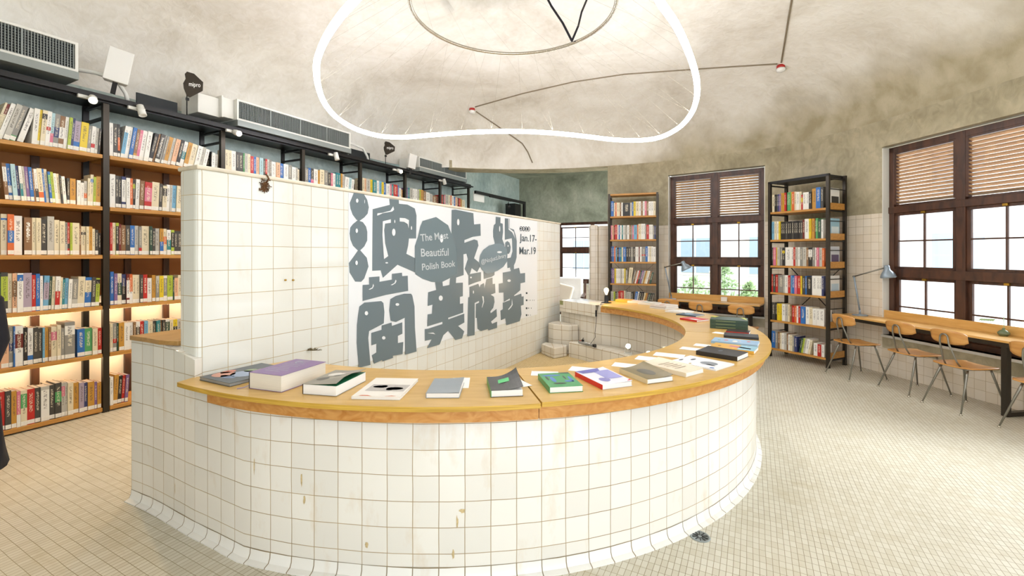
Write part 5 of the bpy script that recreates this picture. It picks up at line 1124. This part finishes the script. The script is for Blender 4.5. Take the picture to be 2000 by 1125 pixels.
# ------------------------------------------------------------------ air conditioners, track lights, antennas, speaker, pipes
def ac(t0, t1, z0, z1, label, collar=True, yo=-.06):
    r = empty('air_conditioner', SF @ Matrix.Translation((t0, yo, z0))); tag(r, label, 'air conditioner', 'ceiling air conditioner units over the long bookshelf'); L = t1-t0; H = z1-z0
    mb = MB(); mb.box(0, L, .03, .50, 0, H); mb.build('body', M_['white'], r, bevel=.006)
    mb = MB(); mb.box(0, L, -.004, .03, 0, .022); mb.box(0, L, -.004, .03, H-.022, H); mb.box(0, .022, -.004, .03, .022, H-.022); mb.box(L-.022, L, -.004, .03, .022, H-.022); mb.build('grille_frame', M_['white'], r)
    mb = MB(); mb.box(.022, L-.022, .0285, .0298, .022, H-.022); go = mb.build('grille', M_['grille'], r)
    n = int(L/.021)
    mb = MB()
    for k in range(n): x = .022+(L-.044)*(k+.5)/n; mb.box(x-.003, x+.003, .004, .016, .022, H-.022)
    for k in range(10): z = .022+(H-.044)*(k+.5)/10; mb.box(.022, L-.022, .016, .022, z-.0018, z+.0018)
    for k in (1, 2, 3): x = L*k/4; mb.box(x-.006, x+.006, .0, .02, .022, H-.022)
    mb.build('grille_bars', M_['gframe'], r)
    mb = MB(); mb.box(-.0, L, -.02, .40, -.075, -.004); mb.build('drip_tray', M_['gframe'], r)
    if collar:
        mb = MB(); mb.box(-.14, -.001, .06, .48, .01, H-.01); mb.box(-.16, -.14, .04, .50, -.002, H+.004); mb.box(-.40, -.16, .10, .46, .0, H-.03); mb.build('duct_collar', M_['white'], r, bevel=.004)
ac(-1.75, -.238, 3.34, 3.62, 'near air conditioner with dark grille at the top left corner', collar=False)
ac(1.28, 3.10, 3.285, 3.545, 'middle air conditioner with long grille above the bookshelf')
ac(4.80, 6.45, 3.285, 3.49, 'far air conditioner with grille above the bookshelf end', collar=False)
# pipes beside the units
def pipe(pts, label, m='white', r_=.02, name='pipe'):
    mb = MB(); mb.tube([SF @ Vector(p) for p in pts], r_, 8); return tag(mb.build(name, M_[m]), label, 'pipe')
pipe([(-.22, .15, 3.42), (-.05, .12, 3.44), (.12, .1, 3.42), (.2, .1, 3.30), (.22, .1, 3.215)], 'white hose bending down right of the near air conditioner')
pipe([(3.12, .15, 3.40), (3.30, .12, 3.43), (3.52, .1, 3.40), (3.62, .1, 3.28), (3.64, .1, 3.215)], 'white hose bending down right of the middle air conditioner')
pipe([(6.47, .15, 3.33), (6.56, .12, 3.36), (6.64, .1, 3.32), (6.66, .1, 3.215)], 'white hose bending down right of the far air conditioner')
# light track
mb = MB(); mb.box(-1.3, 6.72, -.075, -.04, 3.135, 3.16); tr = mb.build('light_track', M_['black'], M=SF); tag(tr, 'light track running along the front of the bookshelf top', 'track')
def spot(px, py, aim, label, lit=1, yo=-.13, col='white'):
    t = t_of(px, yo); M = SF; base = Vector((t, yo+.045, 3.115)); Y = (SF @ base).y; z = CAM_H-(py-HY)/F_PX*Y; head = Vector((t, yo, min(3.10, z)))
    r = empty('track_spotlight', SF @ Matrix.Translation(head)); tag(r, label, 'spotlight', 'spotlights on the light track')
    mb = MB(); mb.box(-.09, .03, .05, .08, 3.1345-head.z-.03, 3.1345-head.z); mb.tube([(-.03, .065, 3.11-head.z), (-.01, .03, .02), (0, 0, 0)], .007, 6); mb.build('bracket', M_[col], r)
    mb = MB(); mb.lathe([(0, -.06), (.03, -.055), (.034, 0), (.036, .06), (.032, .06), (.030, .052)], (0, 0, 0), 18, axis=aim); mb.lathe([(.0352, -.012), (.0365, -.012), (.0365, -.004), (.0352, -.004)], (0, 0, 0), 18, axis=aim); mb.build('lamp_head', M_[col], r)
    mb = MB(); mb.lathe([(.031, .05), (0, .05)], (0, 0, 0), 18, axis=aim); mb.build('lens', M_['spot'] if lit else M_['whitem'], r)
    if lit == 2:
        l = bpy.data.lights.new('spot_glow', 'SPOT'); l.energy = 70; l.color = (1, .70, .36); l.spot_size = 1.7; l.spot_blend = .6; l.shadow_soft_size = .03
        lo = bpy.data.objects.new('spot_glow', l); COL.objects.link(lo); lo.parent = r; a = Vector(aim).normalized(); lo.location = a*.08; a = Vector((a.x, a.y*.6, -1)); lo.rotation_euler = a.to_track_quat('-Z', 'Y').to_euler()
spot(181, 170, (-.3, -1, -.55), 'brightly lit track spotlight right of the near air conditioner', 2)
spot(276, 198, (.1, -.35, -1), 'unlit white track spotlight pointing down, right of the panel speaker', 0)
spot(462, 243, (.0, -1, -.35), 'lit track spotlight under the left end of the middle air conditioner', 2)
spot(657, 303, (.1, -.2, -1), 'small white track spotlight pointing down under the middle air conditioner', 0)
spot(780, 331, (-.2, -1, -.4), 'lit track spotlight left of the far air conditioner', 2)
spot(868, 355, (.1, -.2, -1), 'small white track spotlight under the far air conditioner', 0)
# panel speaker and wall boxes
def panel(px, pyc, w, h, d, yo, tilt, label, name='panel_speaker', z=None, m='whitem', yaw=0):
    t = t_of(px, yo); Y = (SF @ Vector((t, yo, 0))).y; zc = CAM_H-(pyc-HY)/F_PX*Y
    r = empty(name, SF @ Matrix.Translation((t, yo, zc)) @ Matrix.Rotation(yaw, 4, 'Z') @ Matrix.Rotation(tilt, 4, 'Y')); tag(r, label, 'speaker' if 'speaker' in name else 'box')
    mb = MB(); mb.prism([(-w/2, 0), (w/2, 0), (w/2*.86, d), (-w/2*.86, d)], -h/2, h/2); mb.build('housing', M_[m], r, bevel=.006)
    mb = MB(); mb.box(-.02, .02, d*.3, d*.6, -h/2-.12, -h/2); mb.build('bracket', M_['black'], r); return r
panel(232, 128, .20, .34, .09, -.08, .16, 'white panel speaker standing on the shelf top beside the near air conditioner', yaw=-.35)
panel(806, 315, .16, .27, .09, -.11, .16, 'small pale panel speaker left of the far air conditioner', yaw=-.35)
mb = MB(); mb.box(0, .85, 0, .04, 0, .50)
t = t_of(487, .5); tag(mb.build('wall_panel', M_['whitem'], M=SF @ Matrix.Translation((t-.0, .52, 3.46))), 'pale flat panel on the wall above the middle air conditioner', 'panel')
mb = MB(); mb.box(0, .40, 0, .02, 0, .17); t = t_of(276, .1); tag(mb.build('dark_panel', M_['grille'], M=SF @ Matrix.Translation((t, .2, 3.205))), 'dark rectangle behind the shelf top right of the panel speaker', 'panel')
mb = MB(); mb.box(0, .45, 0, .02, 0, .17); t = t_of(692, .1); tag(mb.build('dark_panel', M_['grille'], M=SF @ Matrix.Translation((t, .2, 3.205))), 'dark rectangle behind the shelf top right of the middle air conditioner', 'panel')
def antenna(px, pyb, pyt, w, label, flip=False):
    yo = .02; t = t_of(px, yo); Y = (SF @ Vector((t, yo, 0))).y; zb, zt = 3.20, CAM_H-(pyt-HY)/F_PX*Y; H = zt-zb; b = H*.45
    r = empty('antenna', SF @ Matrix.Translation((t, yo, 3.20)) @ Matrix.Rotation(-.25, 4, 'Z')); tag(r, label, 'antenna', 'paddle antennas on the shelf top')
    mb = MB(); mb.tube([(0, 0, 0), (0, 0, b+.02)], .006, 8); mb.box(-.012, .02, -.01, .01, b-.05, b-.02); mb.build('stand', M_['black'], r)
    pts = [(0, b), (.03, b-.01), (w, b+(H-b)*.35), (w*1.03, b+(H-b)*.72), (w*.45, H-.005), (0, H), (-.02, H-.03), (-.012, b+(H-b)*.7), (-.035, b+(H-b)*.5), (-.03, b+(H-b)*.3)]
    mb = MB(); n = len(pts); P = [Vector((x, -.006, z)) for x, z in pts]+[Vector((x, .006, z)) for x, z in pts]
    mb.mesh(P, [tuple(range(n)), tuple(range(n, 2*n))[::-1]]+[(i, i+n, (i+1) % n+n, (i+1) % n) for i in range(n)]); mb.build('paddle', M_['post'], r)
    zc = b+(H-b)*.5; text_mesh('mipro', (w*.12, -.0072, zc-.02), (w*.85, -.0072, zc-.005), (w*.12, -.0072, zc+.03), 'lettering', M_['whitem'], r, bold=.01)
antenna(365, 218, 140, .155, 'dark hexagonal paddle antenna left of the middle air conditioner')
antenna(753, 320, 276, .185, 'dark paddle antenna right of the middle air conditioner')
# rail beyond the bookshelf, with small spots and a dark cabinet
mb = MB(); mb.box(6.9, 9.55, -.03, .02, 3.02, 3.09); mb.box(9.45, 9.55, -.03, .02, 2.0, 3.02); mb.box(7.5, 8.6, -.06, -.03, 3.0, 3.03); o = mb.build('steel_rail', M_['black'], M=SF); tag(o, 'black steel rail with lamp track beyond the bookshelf end', 'rail')
mb = MB(); mb.box(9.0, 9.35, .03, .33, 0, 3.0); o = mb.build('tall_cabinet', M_['black'], M=SF); tag(o, 'narrow dark cabinet behind the far end of the black rail', 'cabinet')
mb = MB(); mb.box(6.95, 7.42, .06, .08, 2.86, 3.08); o = mb.build('hanging_card', M_['paper'], M=SF); tag(o, 'white card hanging just past the bookshelf end', 'card')
for i, (px, m, lab) in enumerate(((993, 'black', 'black spotlight under the rail beyond the bookshelf'), (1054, 'white', 'white spotlight near the end of the black rail'))):
    t = t_of(px, -.045); r = empty('rail_spotlight', SF @ Matrix.Translation((t, -.045, 2.955))); tag(r, lab, 'spotlight')
    mb = MB(); mb.tube([(0, 0, .03), (0, 0, -.03)], .01, 6); mb.build('bracket', M_[m], r); mb = MB(); mb.lathe([(0, -.05), (.04, -.045), (.045, .06), (0, .06)], (0, 0, -.07), 14, axis=(-.4, -.5, -.8)); mb.build('lamp_head', M_[m], r)
# ------------------------------------------------------------------ ring lights
def zat(px, py, z): return atz(px, py, z)
RZ = 3.28
far = [(618, 130), (622, 170), (636, 205), (662, 233), (700, 254), (745, 266), (790, 268), (840, 264), (900, 259.5), (960, 257), (1020, 257), (1080, 260), (1140, 266), (1200, 273), (1250, 274), (1290, 268), (1325, 250), (1348, 225), (1360, 195), (1361, 160), (1353, 125), (1338, 85), (1318, 45), (1290, 5)]
P = [atz(px, py, RZ) for px, py in far]
back = [Vector((.80, 2.75, RZ)), Vector((.45, 2.52, RZ)), Vector((.0, 2.42, RZ)), Vector((-.45, 2.50, RZ)), Vector((-.85, 2.75, RZ))]
left = [atz(px, py, RZ) for px, py in ((700, -8), (668, 28), (642, 65), (625, 100))]
P = P+back+left
def catmull(P, k=5):
    out = []; n = len(P)
    for i in range(n):
        p0, p1, p2, p3 = P[i-1], P[i], P[(i+1) % n], P[(i+2) % n]
        for j in range(k):
            t = j/k; out.append(.5*((2*p1)+(-p0+p2)*t+(2*p0-5*p1+4*p2-p3)*t*t+(-p0+3*p1-3*p2+p3)*t**3))
    return out
P = catmull(P, 5)
r = empty('ring_light', Matrix.Identity(4)); tag(r, 'large glowing wavy ring light hanging under the dome', 'ring light')
mb = MB(); mb.tube(P, .028, 10, closed=True); mb.build('glowing_tube', M_['ring'], r)
mb = MB(); mb.tube([p+Vector((0, 0, .034)) for p in P], .008, 6, closed=True); mb.build('mounting_channel', M_['silver'], r)
# small ring: circle fitted on the photo arc
SZr = 3.85; p1, p2, p3 = atz(800, 2, SZr), atz(1000, 105, SZr), atz(1204, 2, SZr)
ax, ay, bx, by, cx, cy = p1.x, p1.y, p2.x, p2.y, p3.x, p3.y; D = 2*(ax*(by-cy)+bx*(cy-ay)+cx*(ay-by))
ux = ((ax*ax+ay*ay)*(by-cy)+(bx*bx+by*by)*(cy-ay)+(cx*cx+cy*cy)*(ay-by))/D; uy = ((ax*ax+ay*ay)*(cx-bx)+(bx*bx+by*by)*(ax-cx)+(cx*cx+cy*cy)*(bx-ax))/D
sr = math.hypot(ax-ux, ay-uy)
r2 = empty('hoop', Matrix.Translation((ux, uy, SZr))); tag(r2, 'thin silver metal hoop above the ring light, wires fanning out', 'hoop')
mb = MB(); mb.tube([(sr*math.cos(a), sr*math.sin(a), 0) for a in (2*math.pi*k/72 for k in range(72))], .017, 8, closed=True); mb.build('hoop_tube', M_['silver'], r2)
mb = MB()
for px, py in ((1055, -30), (1150, -10)):
    a = atz(1117, 80, SZr); a.z = SZr; b = ceil_hit(px, py) or a; mb.tube([a, a.lerp(b, .3)+Vector((.01, 0, 0)), a.lerp(b, .6)-Vector((.01, 0, 0)), b], .012, 6)
o = mb.build('twisted_cable', M_['coat']); tag(o, 'dark twisted cables meeting on the silver hoop', 'cable')
mb = MB(); n = len(P)
for k in range(0, n, 5):
    p = P[k]+Vector((0, 0, .04)); v = Vector((p.x-ux, p.y-uy, 0)).normalized(); q_ = Vector((ux, uy, SZr))+v*sr; mb.tube([p, q_], .0006, 4, caps=False)
    q3 = Vector((ux, uy, SZr))+Matrix.Rotation(.35, 3, 'Z') @ v*sr
    if k % 2: mb.tube([p, q3], .0006, 4, caps=False)
mb.build('suspension_wires', M_['silver'], r)
mb = MB()
for k in range(12):
    a = 2*math.pi*k/12; e = Vector((math.cos(a), math.sin(a), 0)); mb.tube([e*sr, Vector((CC.x-.62-ux, CC.y+.42-uy, 4.66-SZr))+e*.74], .0007, 4, caps=False)
mb.build('hanging_wires', M_['silver'], r2)
# smoke detectors and conduits on the dome
for px, py, lab in ((922, 213, 'red and white smoke detector on the dome, left one'), (1525, 129, 'red and white smoke detector on the dome, right one')):
    h = ceil_hit(px, py, 0); r_ = empty('smoke_detector', Matrix.Translation(h)); tag(r_, lab, 'smoke detector', 'smoke detectors on the dome')
    mb = MB(); mb.lathe([(0, .01), (.055, .01), (.055, -.03), (0, -.03)], n=20); mb.build('red_base', M_['red'], r_); mb = MB(); mb.lathe([(.05, -.03), (.062, -.045), (.055, -.075), (.03, -.09), (0, -.092)], n=20); mb.build('detector_cover', M_['whitem'], r_)
def conduit(pts, label, rad=.011, seg=10):
    out = []
    for i in range(len(pts)-1):
        for k in range(seg): t = k/seg; out.append(ceil_hit(pts[i][0]+(pts[i+1][0]-pts[i][0])*t, pts[i][1]+(pts[i+1][1]-pts[i][1])*t, .015))
    out.append(ceil_hit(*pts[-1], .015)); out = [o for o in out if o is not None]
    mb = MB(); mb.tube(out, rad, 8); tag(mb.build('conduit', M_['cond']), label, 'conduit')
conduit([(928, 209), (1020, 183), (1120, 160), (1220, 145), (1320, 138), (1420, 131), (1518, 125)], 'grey conduit curving between the two smoke detectors')
conduit([(1526, 122), (1533, 80), (1541, 30), (1549, -15)], 'grey conduit running from the right smoke detector towards the top edge')
conduit([(930, 218), (980, 252), (1020, 280), (1031, 297), (1040, 318)], 'grey conduit running from the left smoke detector down to the beam')
# floor drains
for px, py, rr_, lab in ((1367, 1048, .045, 'round metal floor drain at the foot of the curved wall'), (1458, 888, .035, 'small round floor drain right of the curved wall')):
    q = atz(px, py, 0); r_ = empty('floor_drain', Matrix.Translation((q.x, q.y, 0))); tag(r_, lab, 'drain', 'floor drains')
    mb = MB(); mb.lathe([(rr_*1.25, .0005), (rr_*1.2, .003), (rr_, .004), (rr_, .002), (0, .002)], n=24); mb.build('drain_rim', M_['gframe'], r_)
    mb = MB()
    for k in range(10):
        a = math.pi*2*k/10; mb.box(rr_*.25, rr_*.95, -.002, .002, .002, .005, M=Matrix.Rotation(a, 4, 'Z'))
    mb.build('drain_grate', M_['black'], r_)
# alcove armchair
r = empty('armchair', frame(1.20, 9.95, -.25)); tag(r, 'dark wood armchair with white cushions below the alcove window', 'armchair')
for sx in (-1, 1):
    mb = MB(); x = sx*.36; mb.bar((x, -.30, 0), (x, -.27, .69), .05, .05); mb.bar((x, .28, 0), (x, .40, 1.0), .05, .05); mb.bar((x, -.33, .68), (x, .34, .72), .065, .035); mb.build('arm_frame', M_['frame'], r, bevel=.006)
mb = MB(); mb.box(-.34, .34, -.30, .28, .32, .36); mb.build('seat_frame', M_['frame'], r); mb = MB(); mb.bar((-.34, .39, .97), (.34, .39, .97), .05, .05); mb.build('top_bar', M_['frame'], r)
mb = MB(); mb.box(-.32, .32, -.32, .26, .362, .52); mb.build('seat_cushion', M_['cushion'], r, bevel=.04, seg=4)
mb = MB(); mb.box(-.32, .32, -.06, .06, 0, .56, M=Matrix.Translation((0, .24, .525)) @ Matrix.Rotation(-.16, 4, 'X')); mb.build('back_cushion', M_['cushion'], r, bevel=.05, seg=4)
mb = MB(); mb.box(-.18, .18, -.05, .05, -.18, .18); o = mb.build('throw_pillow', mat('cream pillow cloth', '#d6cbb8', .9), M=r.matrix_basis @ Matrix.Translation((-.06, .06, .75)) @ Matrix.Rotation(-.25, 4, 'X') @ Matrix.Rotation(.25, 4, 'Y'), bevel=.045, seg=4); tag(o, 'cream throw pillow leaning in the dark wood armchair', 'pillow')

# ------------------------------------------------------------------ person at the left edge
PX, PY = -3.105, 2.50
root = empty('person', frame(PX, PY, 0)); tag(root, 'person in a long black coat standing at the left edge', 'person')
def skin(name, verts, edges, radii, m, parent, lvl=2):
    me = bpy.data.meshes.new(name); me.from_pydata(verts, edges, []); me.materials.append(m); o = bpy.data.objects.new(name, me); COL.objects.link(o); o.parent = parent
    md = o.modifiers.new('skin', 'SKIN'); md.use_smooth_shade = True
    for i, r_ in enumerate(radii): me.skin_vertices[0].data[i].radius = (r_, r_) if not isinstance(r_, tuple) else r_; me.skin_vertices[0].data[i].use_root = (i == 0)
    s = o.modifiers.new('sub', 'SUBSURF'); s.levels = lvl; s.render_levels = lvl; return o
V = [(0, 0, .92), (0, .01, 1.10), (0, .01, 1.30), (0, .0, 1.42), (0, -.01, 1.50), (0, -.02, 1.58), (0, -.02, 1.68),
     (.09, 0, .86), (.10, -.01, .48), (.10, .02, .10), (.10, -.12, .04), (-.09, 0, .86), (-.10, .02, .48), (-.10, .04, .10), (-.10, -.10, .04),
     (.17, 0, 1.38), (.21, .02, 1.12), (.20, -.06, .88), (.20, -.09, .80), (-.17, 0, 1.38), (-.21, .02, 1.12), (-.20, -.06, .88), (-.20, -.09, .80)]
E = [(0,1),(1,2),(2,3),(3,4),(4,5),(5,6),(0,7),(7,8),(8,9),(9,10),(0,11),(11,12),(12,13),(13,14),(3,15),(15,16),(16,17),(17,18),(3,19),(19,20),(20,21),(21,22)]
Rr = [(.13,.10),(.12,.09),(.14,.10),(.09,.07),.05,(.075,.09),(.07,.085),.075,.055,.04,.035,.075,.055,.04,.035,.05,.04,.03,.025,.05,.04,.03,.025]
body = skin('body', V, E, Rr, M_['skin'], root)
for sx in (-1, 1):
    h0 = Vector((.20*sx, -.09, .80))
    for k in range(4):
        o_ = Vector((.0, -.022+.015*k, -.02)); hv = [tuple(h0+Vector((0, -.02+.013*k, -.03))), tuple(h0+Vector((0, -.022+.013*k, -.085))), tuple(h0+Vector((-.01*sx, -.025+.013*k, -.115-.008*(k in (1, 2)))))]
        skin('finger', hv, [(0,1),(1,2)], [.009, .0085, .007], M_['skin'], root, 1)
    skin('thumb', [tuple(h0+Vector((0, -.02, -.01))), tuple(h0+Vector((-.01*sx, -.05, -.04))), tuple(h0+Vector((-.012*sx, -.055, -.07)))], [(0,1),(1,2)], [.01, .009, .008], M_['skin'], root, 1)
mb = MB(); prof = [(.06, .055, 1.50), (.10, .085, 1.46), (.20, .12, 1.43), (.235, .135, 1.36), (.225, .14, 1.20), (.20, .135, 1.05), (.225, .15, .85), (.245, .17, .65), (.26, .19, .48), (.265, .195, .40), (.25, .18, .385), (.10, .08, .39)]
n = 28; vs = []
for i, (rx, ry, z) in enumerate(prof):
    for k in range(n):
        a = 2*math.pi*k/n; f = 1+(.05*math.sin(5*a+i) if z < .9 else 0); vs.append((rx*f*math.cos(a), ry*f*math.sin(a), z))
mb.mesh(vs, [(i*n+k, i*n+(k+1) % n, (i+1)*n+(k+1) % n, (i+1)*n+k) for i in range(len(prof)-1) for k in range(n)], 0, True)
for sx in (-1, 1): mb.tube([(.17*sx, 0, 1.40), (.21*sx, .005, 1.34), (.235*sx, .02, 1.12), (.222*sx, -.04, .93), (.215*sx, -.07, .85)], [.05, .068, .062, .055, .05], 14)
mb.build('coat', M_['coat'], root)
mb = MB(); mb.tube([(.10, -.01, .50), (.10, .015, .12)], [.075, .062], 12); mb.tube([(-.10, .01, .50), (-.10, .035, .12)], [.075, .062], 12); mb.build('trousers', M_['black'], root)
for sx, yo in ((1, 0), (-1, .02)):
    mb = MB(); mb.tube([(.10*sx, .06+yo, .045), (.10*sx, -.02+yo, .055), (.10*sx, -.14+yo, .035), (.10*sx, -.18+yo, .03)], [.044, .052, .042, .026], 12); mb.box(.10*sx-.045, .10*sx+.045, -.19+yo, .09+yo, 0, .015); mb.build('shoe', M_['black'], root)
mb = MB(); mb.lathe([(.115, -.02), (.118, .05), (.105, .11), (.06, .15), (0, .162)], (0, .005, 1.60), 20); mb.lathe([(.10, -.12), (.112, -.06), (.115, -.0)], (0, .035, 1.60), 20); mb.build('hair', M_['hair'], root)
fb = MB(); fb.lathe([(0, -.03), (.012, -.015), (.016, .0), (.008, .02), (0, .03)], (0, -.125, 1.615), 8)
for sx in (-1, 1): fb.lathe([(0, -.012), (.012, 0), (0, .012)], (.035*sx, -.105, 1.655), 8, m=1)
fb.box(-.022, .022, -.112, -.102, 1.563, 1.570, 2); fb.build('face', [M_['skin'], M_['coat'], M_['red']], root)
